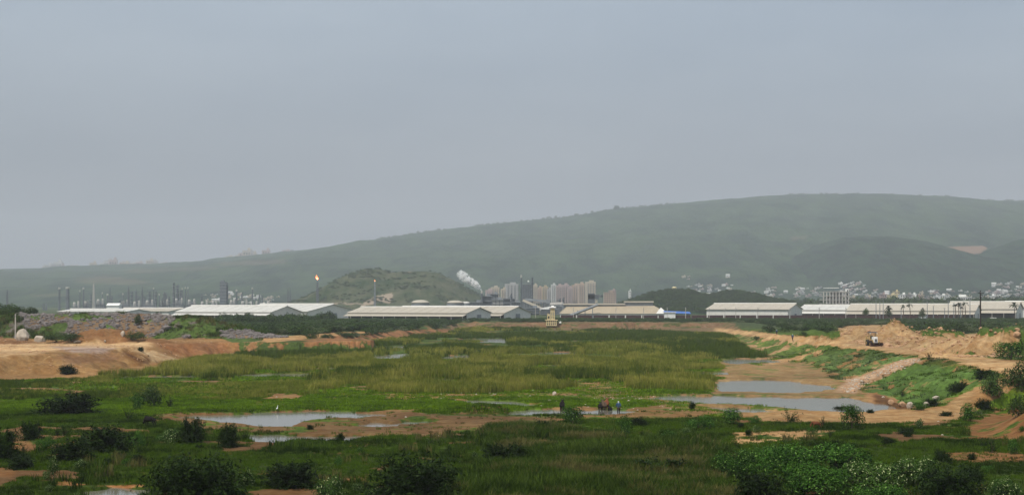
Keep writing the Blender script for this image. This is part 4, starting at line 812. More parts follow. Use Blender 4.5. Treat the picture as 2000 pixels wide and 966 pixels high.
for u0, u1, v0, v1, n in CL:
    for i in range(int(n*1.25)):
        if nv >= 298: break
        u = random.uniform(u0, u1); v = random.uniform(v0, v1); best = None
        for hf, y0, y1 in ((h_corner, 2700, 3900), (h_right, 3000, 4500), (h_main, 3100, 6500)):
            q = hill_hit(u, v, hf, y0, y1)
            if q and (best is None or q[1] < best[1]): best = q
        if best is None:
            Yq = random.uniform(2300, 3000); best = (Pz(u, Yq), Yq, min(zv(v, Yq), 12)-3)
        s = random.uniform(.38, .78)*min(best[1]/3000, 1.15); o = link_mesh('house', random.choice(HM), None, (best[0], best[1], best[2]-1.5), random.uniform(-.5, .5), (s, s, s*random.uniform(.8, 1.3)))
        tag(o, 'small %s village house %s' % (HN[o.data.name], CLN[(u0, u1)]), 'house', 'village houses below the right hand hills'); nv += 1
for u0, u1, v0, v1, n in [(400, 428, 575, 592, 10), (445, 470, 572, 590, 9), (470, 505, 575, 592, 11), (505, 545, 580, 592, 8)]:
    for i in range(n):
        u = random.uniform(u0, u1); v = random.uniform(v0, v1); q = hill_hit(u, v, h_main, 3100, 6500) or (Pz(u, 3050), 3050, 4)
        s = random.uniform(.5, .95); o = link_mesh('house', random.choice(HM[:2]+HM[4:]), None, (q[0], q[1], q[2]-1.5), random.uniform(-.5, .5), (s, s, s)); tag(o, '%s house in the small village %s' % (HN[o.data.name], 'just left of the slab tower' if u < 440 else 'between the slab tower and the slim stack' if u < 490 else 'right of the slim stack'), 'house', 'village houses behind the slab tower')
for i in range(46):   # blocks on the left skyline
    u = random.choice([random.uniform(85, 340), random.uniform(85, 340), random.uniform(430, 560)]); Yq = 6350
    zt = float(h_main(np.array([Pz(u, 6500)*6350/6500]), np.array([6350.]))[0]); s = random.uniform(.8, 1.7)
    o = link_mesh('house', random.choice(HM[:4]), None, (Pz(u, Yq), Yq, zt-1), 0, (s*1.6, s, s*random.uniform(1.4, 3.6))); tag(o, '%s block on the hazy skyline %s' % (HN[o.data.name], 'above the leftmost stacks' if u < 190 else 'above the middle of the refinery' if u < 345 else 'left of the dark lookout' if u < 500 else 'below and right of the dark lookout'), 'building', 'buildings along the left skyline')
r = empty('hilltop_shelter', (Pz(526, 6450), 6450, zv(501, 6450)), 0, 'dark flat roofed lookout on the skyline above the refinery', 'shelter'); MB().box((0, 0, 8), (14, 8, 3)).build('roof', M['steel'], r); each(MB().box((-4, 0, 2), (1.2, 1.2, 12)).box((4, 0, 2), (1.2, 1.2, 12)), 'post', M['steel'], r)

# ------------------------------------------------------------------ vegetation builders
def leaves(C, Nn, S, tone, fold=.0, aspect=1.6):
    """a quad per leaf"""
    n = len(C); Nn = Nn/np.linalg.norm(Nn, axis=1, keepdims=True); r_ = rng.normal(size=(n, 3)); T = np.cross(Nn, r_); T /= np.linalg.norm(T, axis=1, keepdims=True)+1e-9; B = np.cross(Nn, T)
    S = S[:, None]; V = np.stack([C-T*S*aspect, C+B*S*.6, C+T*S*aspect, C-B*S*.6], 1).reshape(-1, 3); Fc = np.arange(n*4).reshape(n, 4)
    return V, Fc, np.repeat(tone, 4)
def crown_round(n, leaf, lobes=14, flat=.8, seed=0, up=.5, spread=.42):
    g = np.random.default_rng(seed); a = g.uniform(0, 2*np.pi, lobes); rr = np.sqrt(g.uniform(0, 1, lobes))*.62; cz = g.uniform(.22, .78, lobes)*(1-rr*.45); c = np.stack([rr*np.cos(a), rr*np.sin(a), cz*flat], 1); lr = g.uniform(spread*.55, spread, lobes)
    k = g.integers(0, lobes, n); d = g.normal(size=(n, 3)); d /= np.linalg.norm(d, axis=1, keepdims=True); d[:, 2] = np.where(d[:, 2] < -.35, -d[:, 2], d[:, 2])
    q = g.uniform(.55, 1.06, n)**.6; C = c[k]+d*(lr[k]*q)[:, None]; C[:, 2] = np.maximum(C[:, 2], .02)
    C += g.normal(size=(n, 3))*.03
    tone = np.clip(.40*g.random(n)+.55*g.random(lobes)[k]+.3*(q-.8), 0, 1); tone = np.where(g.random(n) > .9, .97, np.minimum(tone, .9)); nn2 = d+g.normal(size=(n, 3))*.55+np.array([0, 0, up])  # lobe contrast and darker inner leaves stand in for shadows between clumps
    return leaves(C, nn2, leaf*g.uniform(.6, 1.4, n), tone)
def crown_spray(nb, per, leaf, seed=0, lift=.9, droop=.5, narrow=.055):
    """feathery thorn bush: arching branches edged with small leaves"""
    g = np.random.default_rng(seed); Cs = []; Ns = []; Tn = []
    for b in range(nb):
        a = g.uniform(0, 2*np.pi); el = g.uniform(.12, 1.0)**.8*lift; L = g.uniform(.6, 1.12); t = np.linspace(.18, 1, per)+g.normal(size=per)*.02
        out = L*t*math.cos(el*1.35); z = L*t*math.sin(el*1.35)*.95-droop*t**2.4*.42*L+.03; x = out*math.cos(a); y = out*math.sin(a)
        p = np.stack([x, y, z], 1)+g.normal(size=(per, 3))*(narrow*(1.2-.5*t))[:, None]; p[:, 2] = np.maximum(p[:, 2], .02); Cs.append(p)
        Ns.append(g.normal(size=(per, 3))*.6+np.array([0, 0, 1.])); Tn.append(np.clip(g.random()*.35+.45*g.random(per), 0, .9))
    C = np.concatenate(Cs); n = len(C); return leaves(C, np.concatenate(Ns), leaf*g.uniform(.6, 1.5, n), np.concatenate(Tn), aspect=2.0)
def stems(seed, n=7, thick=.010, h=.75, spread=.5):
    g = random.Random(seed); m = MB()
    for i in range(n):
        a = g.uniform(0, 6.28); rr = g.uniform(.15, spread); p = (0, 0, -.05); q = (rr*.4*math.cos(a), rr*.4*math.sin(a), h*.45); e = (rr*math.cos(a), rr*math.sin(a), h*g.uniform(.7, 1)); m.tube(p, q, thick, thick*.7, 5).tube(q, e, thick*.7, thick*.25, 5)
    return m
def proto(kind, seed):
    if kind == 'thorn_big': v = crown_spray(240, 60, .019, seed)
    elif kind == 'thorn': v = crown_spray(120, 40, .030, seed)
    elif kind == 'thin': v = crown_spray(30, 26, .024, seed, lift=1.05, droop=.3, narrow=.03)
    elif kind == 'broad_big': v = crown_round(6500, .020, 34, .85, seed, up=.6, spread=.27)
    elif kind == 'broad': v = crown_round(2200, .030, 16, .85, seed, up=.6)
    elif kind == 'round': v = crown_round(1700, .034, 14, .9, seed)
    elif kind == 'far': v = crown_round(420, .062, 9, .9, seed, spread=.46)
    return v
VEG = {}
for kd, mt, n in [('thorn_big', 'thorn', 3), ('thorn', 'thorn', 4), ('thin', 'thorn', 2), ('broad_big', 'broad', 3), ('broad', 'broad', 4), ('round', 'scrub', 3), ('far', 'scrub', 5), ('wbroad_big', 'broad_white', 2), ('wbroad', 'broad_white', 2), ('pale', 'scrub_light', 2)]:
    VEG[kd] = []
    for i in range(n):
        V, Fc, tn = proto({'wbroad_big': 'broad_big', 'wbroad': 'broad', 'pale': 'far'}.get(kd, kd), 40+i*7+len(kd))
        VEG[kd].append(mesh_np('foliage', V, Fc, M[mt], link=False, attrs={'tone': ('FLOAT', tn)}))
STEM = [stems(i, 8).build('stem', M['bark'], link=False) for i in range(3)]; TRUNK = [stems(i+9, 6, .035, .8, .45).build('trunk', M['bark'], link=False) for i in range(2)]
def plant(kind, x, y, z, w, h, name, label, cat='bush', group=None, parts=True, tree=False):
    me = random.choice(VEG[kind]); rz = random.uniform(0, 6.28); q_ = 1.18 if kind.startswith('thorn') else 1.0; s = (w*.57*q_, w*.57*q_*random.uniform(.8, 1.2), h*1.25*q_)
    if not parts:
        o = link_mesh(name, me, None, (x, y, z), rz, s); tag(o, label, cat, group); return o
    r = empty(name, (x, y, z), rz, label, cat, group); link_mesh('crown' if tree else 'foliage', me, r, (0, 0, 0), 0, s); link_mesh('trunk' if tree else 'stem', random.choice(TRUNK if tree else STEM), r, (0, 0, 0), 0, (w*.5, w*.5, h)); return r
BUSHES = [
 (135, 809, 112, 40, 'thorn', 'wide dark thorn bush on the left lawn below the dirt bank'), (297, 795, 58, 40, 'round', 'dense dark round bush on the left lawn, above the bare red strip'), (264, 802, 34, 34, 'broad', 'small leafy bush leaning on the left of the dense dark round bush'),
 (331, 796, 44, 22, 'thin', 'sparse pale stemmed bush right of the dense dark round bush'), (250, 820, 38, 26, 'thin', 'half bare dark bush with short trunk below the dense round bush'), (60, 858, 46, 34, 'thorn', 'spiky dark bush near the left edge above a small red patch'),
 (88, 881, 44, 30, 'broad', 'pale leaved bush right of the dark bush at the left edge'), (5, 894, 66, 56, 'thorn', 'dark thorn bush cut by the left edge'), (142, 900, 82, 42, 'thorn', 'low black green thorn bush, lower left of the group'), (205, 882, 92, 50, 'thorn', 'large dark thorn bush in the middle of the left group'),
 (264, 877, 38, 34, 'broad', 'upright leafy bush at the right of the left dark group'), (126, 850, 46, 26, 'thin', 'thin twiggy bush behind the left dark group'), (330, 867, 54, 30, 'wbroad', 'pale flowering bush beside the spiky bush at the puddle'), (375, 866, 62, 50, 'thorn', 'spiky dark bush standing before the wide puddle'), (447, 874, 38, 44, 'thorn', 'small upright dark bush left of the narrow pond'),
 (385, 990, 180, 96, 'thorn_big', 'largest dark thorn bush at the bottom left beside a pool'), (482, 948, 44, 30, 'wbroad', 'pale speckled bush right of the big bottom left thorn bush'), (570, 952, 104, 48, 'thorn', 'dark spreading thorn bush with horizontal twigs at bottom left of centre'), (645, 985, 66, 52, 'wbroad', 'white flecked leafy bush at the bottom edge left of centre'), (728, 985, 40, 34, 'wbroad', 'small pale leafy bush at the bottom edge'),
 (812, 990, 190, 95, 'thorn_big', 'broad dark thorn bush at the bottom centre'), (1118, 828, 56, 36, 'broad', 'round leafy bush in front of the dark buffalo'), (1058, 848, 36, 26, 'thorn', 'small bushy plant left below the buffalo bush'), (1217, 850, 38, 36, 'broad', 'leafy bush with dark base in front of the walking person'), (1247, 832, 30, 18, 'thorn', 'low dark bush right of the walking person'),
 (1305, 868, 40, 30, 'broad', 'speckled low bush right of centre on the dark grass'), (1366, 838, 62, 26, 'broad', 'low leafy bush below the right pond'), (1437, 830, 66, 32, 'broad', 'leafy bush with many pale leaves below the right pond'), (1476, 828, 34, 18, 'broad', 'small leafy bush touching the pale leaved one'), (1541, 826, 56, 32, 'thin', 'thin feathery bush at the sandy track'),
 (1607, 834, 24, 22, 'thin', 'small upright weed beside the brown calf'), (1640, 803, 34, 14, 'thorn', 'flat dark bush at the edge of the large right pond'), (1664, 838, 60, 50, 'broad', 'tall round leafy bush between the pond and the right grass'), (1390, 870, 26, 18, 'thorn', 'small dark bush left of the sandy patch'), (1462, 850, 14, 12, 'thorn', 'tiny dark bush on the sandy patch'),
 (1735, 868, 24, 14, 'thorn', 'small bush on the right grass'), (1770, 846, 30, 12, 'thorn', 'flat bush on the right grass'), (1848, 812, 30, 12, 'thorn', 'flat dark bush on the dirt track'), (1938, 884, 40, 34, 'thin', 'spiky bush with dark heart at right'), (1983, 886, 28, 28, 'broad', 'small leafy bush near the right edge'),
 (1895, 822, 38, 34, 'broad', 'pale green bush at the foot of the right hillside'), (1950, 775, 70, 42, 'round', 'dense dark bush on the right hillside below the road'), (1995, 765, 70, 50, 'round', 'dense dark bush cut by the right edge on the hillside'), (1985, 815, 60, 40, 'round', 'dark bush on the red right hillside'), (1920, 800, 40, 24, 'thorn', 'low bush between track and red hillside'),
 (1872, 766, 44, 24, 'thorn', 'dark bush on the grassy slope above the track'), (1922, 740, 60, 24, 'thorn', 'dark bush on top of the slope beside the dirt ramp'), (1815, 703, 26, 16, 'thin', 'small bush on the road edge above the stony spur'), (1975, 702, 80, 36, 'broad', 'large feathery bush at the right edge by the dirt heaps'), (2012, 712, 60, 50, 'thin', 'large dark bush cut by the right edge above the road'),
 (1762, 776, 26, 16, 'thin', 'small pale bush on the grassy slope'), (1800, 800, 40, 16, 'broad', 'low weeds at the foot of the grassy slope'), (1700, 806, 24, 10, 'thorn', 'small weeds on the pond shore'), (1820, 792, 36, 18, 'thorn', 'low dark weeds near the pale boulders'),
 (1407, 910, 30, 30, 'broad', 'small leafy bush at the left foot of the great leafy thicket'), (1440, 935, 110, 62, 'broad_big', 'leafy thicket, leftmost lobe of the great mass at lower right'), (1540, 940, 150, 78, 'broad_big', 'leafy thicket with dark hollow, second lobe of the lower right mass'), (1500, 900, 70, 34, 'broad_big', 'bright leafy bush at the back left of the lower right mass'), (1640, 930, 150, 70, 'broad_big', 'leafy thicket at the middle back of the lower right mass'),
 (1600, 975, 160, 80, 'broad_big', 'leafy thicket at the front of the lower right mass'), (1700, 970, 150, 78, 'wbroad_big', 'white flowering thicket in the middle of the lower right mass'), (1790, 950, 130, 66, 'wbroad_big', 'white flowering thicket at the right back of the lower right mass'), (1850, 985, 130, 72, 'thorn_big', 'dark thorn thicket at the right end of the leafy mass'), (1720, 1010, 140, 70, 'broad_big', 'bright leafy thicket at the bottom edge of the lower right mass'), (1480, 985, 100, 60, 'thorn', 'dark thorn bush in front of the leafy mass'),
 (1560, 970, 60, 34, 'wbroad', 'pale flecked bush in the front hollow of the leafy mass'), (1960, 985, 110, 60, 'wbroad_big', 'pale flecked bush at the bottom right corner'), (1900, 940, 50, 30, 'thorn', 'dark weeds beside the red patch at right'), (1930, 925, 30, 18, 'broad', 'small leafy weed beside the red patch at right'), (1840, 905, 40, 26, 'thorn', 'dark bush behind the flowering thicket'),
 (975, 912, 60, 46, 'thorn', 'dark bush among tall grass at lower centre'), (1010, 905, 50, 40, 'thorn', 'dark bush right of the lower centre one among tall grass'), (1290, 930, 110, 36, 'thorn', 'dark hummock bush in the tall grass right of centre'), (1310, 975, 40, 20, 'thorn', 'small dark bush in the tall front grass'), (105, 935, 26, 46, 'wbroad', 'narrow upright weed with white blooms at lower left'),
 (40, 915, 60, 26, 'thorn', 'low dark weeds at lower left by the red patch'), (160, 915, 40, 18, 'wbroad', 'yellow green weed clump at lower left'), (270, 900, 24, 14, 'thorn', 'tiny dark bush on the lower left grass'), (210, 905, 20, 12, 'thorn', 'tiny dark bush left of another on the lower left grass'), (665, 862, 16, 18, 'thorn', 'tiny dark bush at the far edge of the narrow pond'), (1425, 897, 18, 14, 'thorn', 'tiny dark bush on the red spot left of the leafy mass'),
 (1352, 800, 14, 16, 'thorn', 'tiny upright plant at the left end of the right pond'), (605, 838, 14, 10, 'thorn', 'tiny plant on the muddy mound between puddles'), (132, 731, 34, 18, 'thorn', 'small bush at the foot of the orange dirt bank'),
 (275, 686, 12, 9, 'thorn', 'tiny bush on the left dirt road edge'), (110, 668, 60, 18, 'round', 'dark green bush under the rubble bank'), (140, 668, 50, 16, 'round', 'dark green bush right of another under the rubble bank'), (265, 665, 40, 16, 'round', 'green bush behind the cone of earth'), (272, 634, 24, 18, 'round', 'dark shrub on top of the rubble bank')]
for u, v, w, h, kd, lb in BUSHES:
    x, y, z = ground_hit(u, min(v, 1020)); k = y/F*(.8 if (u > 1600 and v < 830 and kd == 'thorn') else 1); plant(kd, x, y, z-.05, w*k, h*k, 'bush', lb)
for u, v, w, h, lb in [(10, 616, 76, 24, 'large round dark tree behind the rubble at the left edge'), (62, 616, 38, 20, 'round dark tree behind the rubble, second from the left edge'), (115, 612, 28, 14, 'small round tree before the low white shed'), (38, 614, 36, 18, 'round tree between the two larger ones at far left'), (147, 612, 8, 5, 'tiny tree on the rubble skyline')]:
    Yt = 470; x, y, z = P(u, v, Yt); zz = float(height(np.array([x]), np.array([Yt]))[0]); plant('round', x, y, min(zz, z)-.3, w*Yt/F, (h-1)*Yt/F, 'round_tree', lb, 'tree', tree=True)

# small weeds scattered over the dark near grass: counted ones
wd = 'small weeds scattered in the near grass'
cnt = 0
while cnt < 90:
    u = random.uniform(-20, 2020); v = random.uniform(835, 985)
    if 450 < u < 730 and v < 870: continue
    x, y, z = ground_hit(u, v)
    if z < -.2: continue
    w = random.uniform(10, 26)*y/F; plant(random.choice(['thorn', 'thin', 'broad', 'wbroad']), x, y, z-.03, w, w*random.uniform(.5, .9), 'weed', 'small weed tuft in the near grass', 'weed', wd); cnt += 1

# scrub of the plain: nearest shrubs as individuals, the rest one mass
def scrub_pts(n, reg, seed):
    g = np.random.default_rng(seed); out = []
    for (x0, x1, y0, y1, dens, f) in reg:
        m_ = int(dens*n); x = g.uniform(x0, x1, m_); y = g.uniform(y0, y1, m_); ok = f(x, y); out.append(np.stack([x[ok], y[ok]], 1))
    return np.concatenate(out)
def outb(mn):
    def f(x, y):
        d, ins = polydist(x, y, BASIN); return (~ins) & (d > mn) & (np.abs(x) < y*.40)
    return f
def leftf(x, y): dd, _ = lined(x, y, RUBBLE); return outb(12)(x, y) & (dd > 20) & (y > 452+(x < -95)*40)
def rightf(x, y): return outb(24)(x, y) & (y > 412) & (x > 90)
def midf(x, y): return outb(14)(x, y)
pts = scrub_pts(1, [(-230, -30, 440, 920, 7500, leftf), (90, 340, 400, 930, 5200, rightf), (-60, 130, 862, 940, 520, midf), (-110, -20, 470, 860, 1500, outb(5)), (66, 118, 410, 640, 50, outb(3)), (-300, 400, 900, 985, 1500, midf)], 5)
nn3 = fbm(pts[:, 0], pts[:, 1], 38, 3, 55); keep = nn3 > .36+.16*rng.random(len(pts))*(pts[:, 1] < 900); pts = pts[keep]
bare_b = samp(pts[:, 0], pts[:, 1])[1]; pts = pts[bare_b < np.where((pts[:, 0] > 0) & (pts[:, 1] < 640), .4, .75)]
order = np.argsort(pts[:, 1]); pts = pts[order]; zs = height(pts[:, 0], pts[:, 1])
gl = 'scrub trees behind the left bank'; gr = 'scrub trees behind the right bank'
nind = min(230, len(pts))
for i in range(nind):
    x, y = pts[i]; w = random.uniform(2.5, 6.5)*(1 if y > 430 else .7); h = min(w*random.uniform(.38, .58), 3.1 if y > 560 else 4); lf = x < 0
    plant(random.choice(['far', 'far', 'far', 'round', 'pale']), x, y, zs[i]-.2, w, h, 'scrub_tree', '%s low scrub tree %s behind the %s bank' % (random.choice(['wide', 'small']) if 0 else ('wide' if w > 5 else 'small' if w < 3.5 else 'middling'), 'close' if y < 520 else 'halfway to the sheds' if y < 700 else 'far out', 'left' if lf else 'right'), 'shrub', gl if lf else gr, parts=False)

def instancer(name, protos, pos, rot, scl, idx, label=None, cat=None, parent=None):
    pc = bpy.data.collections.new(name+'_kinds')
    for k, me in enumerate(protos):
        o = bpy.data.objects.new('%s_kind_%02d' % (name, k), me); pc.objects.link(o)
    rots = np.zeros((len(pos), 3)); rots[:, 2] = rot
    o = mesh_np(name, pos, np.zeros((0, 3), np.int32), None, parent, attrs={'rot': ('FLOAT_VECTOR', rots), 'scl': ('FLOAT_VECTOR', scl), 'idx': ('INT', idx)})
    ng = bpy.data.node_groups.new(name, 'GeometryNodeTree'); ng.interface.new_socket('Geometry', in_out='INPUT', socket_type='NodeSocketGeometry'); ng.interface.new_socket('Geometry', in_out='OUTPUT', socket_type='NodeSocketGeometry')
    gi = ng.nodes.new('NodeGroupInput'); go = ng.nodes.new('NodeGroupOutput'); ip = ng.nodes.new('GeometryNodeInstanceOnPoints'); ci = ng.nodes.new('GeometryNodeCollectionInfo')
    ci.inputs['Collection'].default_value = pc; ci.inputs['Separate Children'].default_value = True; ci.inputs['Reset Children'].default_value = True; ip.inputs['Pick Instance'].default_value = True
    def at(n, ty): a = ng.nodes.new('GeometryNodeInputNamedAttribute'); a.data_type = ty; a.inputs['Name'].default_value = n; return a.outputs[0]
    L = ng.links.new; L(gi.outputs[0], ip.inputs['Points']); L(ci.outputs[0], ip.inputs['Instance']); L(at('idx', 'INT'), ip.inputs['Instance Index']); L(at('rot', 'FLOAT_VECTOR'), ip.inputs['Rotation']); L(at('scl', 'FLOAT_VECTOR'), ip.inputs['Scale']); L(ip.outputs[0], go.inputs[0])
    md = o.modifiers.new('scatter', 'NODES'); md.node_group = ng
    return tag(o, label, cat, kind='stuff')
rest = pts[nind:]; n = len(rest); w = rng.uniform(3.0, 8.0, n); hh_ = np.minimum(w*rng.uniform(.34, .5, n), np.interp(rest[:, 1], [500, 850], [3.6, 2.2]))
prk = VEG['far']+VEG['pale'][:1]
instancer('scrub', prk, np.stack([rest[:, 0], rest[:, 1], zs[nind:]-.2], 1), rng.uniform(0, 6.28, n), np.stack([w*.54, w*.54, hh_], 1), rng.integers(0, 6, n))
# dark thicket before the left sheds
n = 420; x = rng.uniform(-215, -105, n); y = rng.uniform(720, 930, n); w = rng.uniform(5, 9, n)
x = np.concatenate([x, rng.uniform(Pz(1430, 900), Pz(2040, 900), 900)]); y = np.concatenate([y, rng.uniform(800, 950, 900)]); w = np.concatenate([w, rng.uniform(3, 5.5, 900)]); n = len(x)
uq = 1000+F*x/y; hq = np.where((uq > 425) & (uq < 665), .72*(.45+fbm(x, y, 26, 3, 88)), .40)
instancer('thicket', VEG['far'], np.stack([x, y, np.full(n, 2.5)], 1), rng.uniform(0, 6.28, n), np.stack([w*.54, w*.54, w*hq], 1), rng.integers(0, 5, n))
# far tree belts between town and sheds
n = 4200; y = rng.uniform(1250, 2900, n); x = rng.uniform(.07, .38, n)*y; w = rng.uniform(12, 24, n)*np.interp(y, [1250, 1700, 2900], [.75, 1.1, .8]); ok = ~((y < 1600) & (x < 120)) & (h_wood(x, y) < 1.5) & ((x/y > .19) | (y > 2100)); x, y, w = x[ok], y[ok], w[ok]; n = len(x); zz = np.maximum(2, h_wood(x, y))
instancer('tree_belt', VEG['far'], np.stack([x, y, zz], 1), rng.uniform(0, 6.28, n), np.stack([w*.54, w*.54, w*.78], 1), rng.integers(0, 5, n))
n = 2600; u = rng.uniform(1200, 1610, n); y = rng.uniform(1480, 1760, n); x = Pz(u, 1750); zz = h_wood(x, y); ok = zz > 1; x, y, zz = x[ok], y[ok], zz[ok]; n = len(x); w = rng.uniform(4, 9, n)
instancer('hill_wood', VEG['far'], np.stack([x, y, zz], 1), rng.uniform(0, 6.28, n), np.stack([w*.54, w*.54, w*.5], 1), rng.integers(0, 5, n))
n = 1500; u = rng.uniform(560, 960, n); y = rng.uniform(2100, 2520, n); x = Pz(u, 2500); zz = h_rock(x, y); ok = (zz > 2) & (fbm(x, y, 40, 3, 8) > .5); x, y, zz = x[ok], y[ok], zz[ok]; n = len(x); w = rng.uniform(3, 8, n)
instancer('hill_bushes', VEG['far'], np.stack([x, y, zz], 1), rng.uniform(0, 6.28, n), np.stack([w*.54, w*.54, w*.45], 1), rng.integers(0, 5, n))
# trees on the long skyline
n = 900; u = rng.uniform(560, 2050, n); y = np.full(n, 6480.) - rng.uniform(0, 60, n); x = Pz(u, 6500); zz = h_main(x, y); w = rng.gamma(3, 2.2, n)+3; ok = fbm(x, y*0, 120, 4, 6) > .42; x, y, zz, w = x[ok], y[ok], zz[ok], w[ok]
instancer('skyline_trees', VEG['far'], np.stack([x, y, zz], 1), rng.uniform(0, 6.28, len(x)), np.stack([w*.5, w*.5, w*.6], 1), rng.integers(0, 5, len(x)))

# palms before the right sheds
def palm(seed, round_=False):
    g = random.Random(seed); m = MB(); nfr = 26
    for i in range(nfr):
        a = g.uniform(0, 6.28); el = g.uniform(-.5, 1.3) if round_ else g.uniform(-.35, .9); L = g.uniform(1.4, 2.0); pts_ = []
        for k in range(5):
            t = k/4; pts_.append((L*t*math.cos(el)*math.cos(a), L*t*math.cos(el)*math.sin(a), L*t*math.sin(el)-.55*t*t*L))
        for k in range(4):
            p, q = Vector(pts_[k]), Vector(pts_[k+1]); w0 = .28*(1-abs(k/4-.4)); s = Vector((-math.sin(a), math.cos(a), .0)); m.add([p-s*w0, q-s*w0*.8, q+s*w0*.8, p+s*w0], [(0, 1, 2, 3)])
    me = m.build('frond', M['scrub'], link=False); a = me.attributes.new('tone', 'FLOAT', 'POINT'); return me
pf = [palm(1, True), palm(2)]; pt_ = MB().tube((0, 0, 0), (.1, 0, .5), .03, .024, 6).tube((.1, 0, .5), (.05, 0, 1), .024, .02, 6).build('trunk', M['bark'], link=False)
for u, vt, s, f, lb in [(1734, 596, 1.9, 0, 'palm with round dark head before the white shed'), (1762, 594.5, 1.2, 0, 'slim palm left of a taller one before the cream shed'), (1775, 591.5, 1.3, 1, 'slim palm with small head at the left of the cream shed'), (1801, 600.5, 1.1, 0, 'short palm above the small white kiosk'), (1870, 589, 1.6, 1, 'tallest palm of the group of three before the long white building'), (1877, 597, 1.1, 0, 'short slim palm in the middle of the group of three'), (1883, 588, 1.5, 1, 'leaning palm at the right of the group of three'), (1979, 589, 2.2, 0, 'bushy palm near the right edge in front of the stained shed'), (1864, 592, 1.2, 1, 'thin palm left of the group of three')]:
    Yp_ = 925; zt = zv(vt, Yp_)-.8*s; r = empty('palm', (Pz(u, Yp_), Yp_, 2.4), 0, lb, 'palm tree', 'palms before the right hand sheds'); link_mesh('trunk', pt_, r, (0, 0, 0), 0, (9, 9, zt-2.4)); link_mesh('crown', pf[f], r, (.5, 0, zt-2.4), random.random()*6, (s, s, s))
r = empty('kiosk', (Pz(1802, 930), 930, 2.3), 0, 'small kiosk with a bright white lower wall under a short palm', 'kiosk'); MB().box((0, 0, 2.2), (4.2, 3, 3)).build('roof', M['steel_mid'], r); MB().box((0, -1.6, 2.6), (3, .3, 1)).build('sign_board', M['white'], r)
o = MB().box((0, 0, 1.6), (2.6, 2, 1.2)).box((0, 0, 2.3), (3.2, 2.4, .3)).box((0, -1.05, .5), (.5, .1, 1)).build('white_hut', M['white']); o.location = (Pz(1940, 920), 920, 2.4); tag(o, 'small white hut in the scrub before the right edge sheds', 'hut')
for u, v, lb in [(1735, 616, 'round dark tree below the round headed palm'), (1691, 612, 'dark shrub tree before the white shed canopy'), (1801, 616, 'dark tree behind the white kiosk')]:
    x, y, z = P(u, v+3, 900); plant('round', x, y, z-.5, 5.0, 4.2, 'round_tree', lb, 'tree', tree=True)

# poles
x, y, z = P(1915, 652, 480); z = float(height(np.array([x]), np.array([y]))[0]); zt = zv(567, 480); r = empty('utility_pole', (x, y, z-.3), 0, 'tall dark rusty pole with short crossbar rising above the right scrub', 'pole')
MB().box((0, 0, (zt-z)/2), (.42, .36, zt-z+.6), taper=.75).build('post', M['pole'], r); MB().box((0, -.3, zt-z-.5), (1.9, .16, .2)).box((0, -.3, zt-z-1.6), (1.1, .16, .16)).build('crossbar', M['pole'], r)
ime = MB().lathe((0, 0, 0), [(.06, 0), (.14, .1), (.06, .2), (.14, .3), (.03, .4)], 7).build('insulator', M['steel_mid'], link=False)
for dx in (-.8, 0, .8): link_mesh('insulator', ime, r, (dx, -.3, zt-z-.4))
x, y, z = ground_hit(30, 661); r = empty('concrete_post', (x, y, z-.2), 0, 'thin pale concrete post beside the tall boulder at left', 'post'); MB().box((0, 0, 3.6), (.32, .28, 7.4), taper=.75).build('shaft', M['concrete'], r); MB().box((0, -.14, 6.9), (.26, .1, .16)).build('bracket', M['concrete'], r)
# boulders
def rock_mesh(seed, n=2, mat='rock_tan', f=(1, 1, 1)):
    bm = bmesh.new(); bmesh.ops.create_icosphere(bm, subdivisions=n, radius=1); g = random.Random(seed); off = [g.uniform(0, 50) for _ in range(3)]
    planes = [(Vector((g.gauss(0, 1), g.gauss(0, 1), g.gauss(0, 1))).normalized(), g.uniform(.55, .85)) for _ in range(7)]
    for v in bm.verts:
        c = v.co.copy()
        for nrm, d in planes:
            k = c.dot(nrm)
            if k > d: c -= nrm*(k-d)
        v.co = Vector((c.x*f[0], c.y*f[1], c.z*f[2]))
    me = bpy.data.meshes.new('rock'); bm.to_mesh(me); bm.free(); me.materials.append(M[mat]); return me
for u, v, w, h, lb in [(46, 664, 28, 22, 'large pale pointed boulder right of the concrete post'), (77, 667, 24, 13, 'low rounded tan boulder beside the pointed one'), (1083, 771, 8, 7, 'lone pale stone on the green flat left of the herd'), (1778, 796, 14, 13, 'pale upright boulder at the foot of the grassy slope'), (1762, 794, 14, 10, 'brown boulder left of the pale upright one'), (1810, 794, 14, 10, 'pale boulder right of the upright one'), (1828, 782, 14, 8, 'slanting pale stone on the lower slope'), (1740, 789, 12, 9, 'dark brown boulder at the slope gully'), (240, 656, 9, 9, 'small grey stone beside the earth cone'), (150, 668, 14, 4, 'flat white slab below the dark bushes'), (205, 667, 6, 4, 'small white stone at the earth cone')]:
    x, y, z = ground_hit(u, v); k = y/F; o = link_mesh('boulder', rock_mesh(int(u), 2, 'rock_tan' if 'brown' not in lb else 'clod'), None, (x, y, z+h*k*.3), 0, (w*k*.55, w*k*.5, h*k*.75)); tag(o, lb, 'boulder')
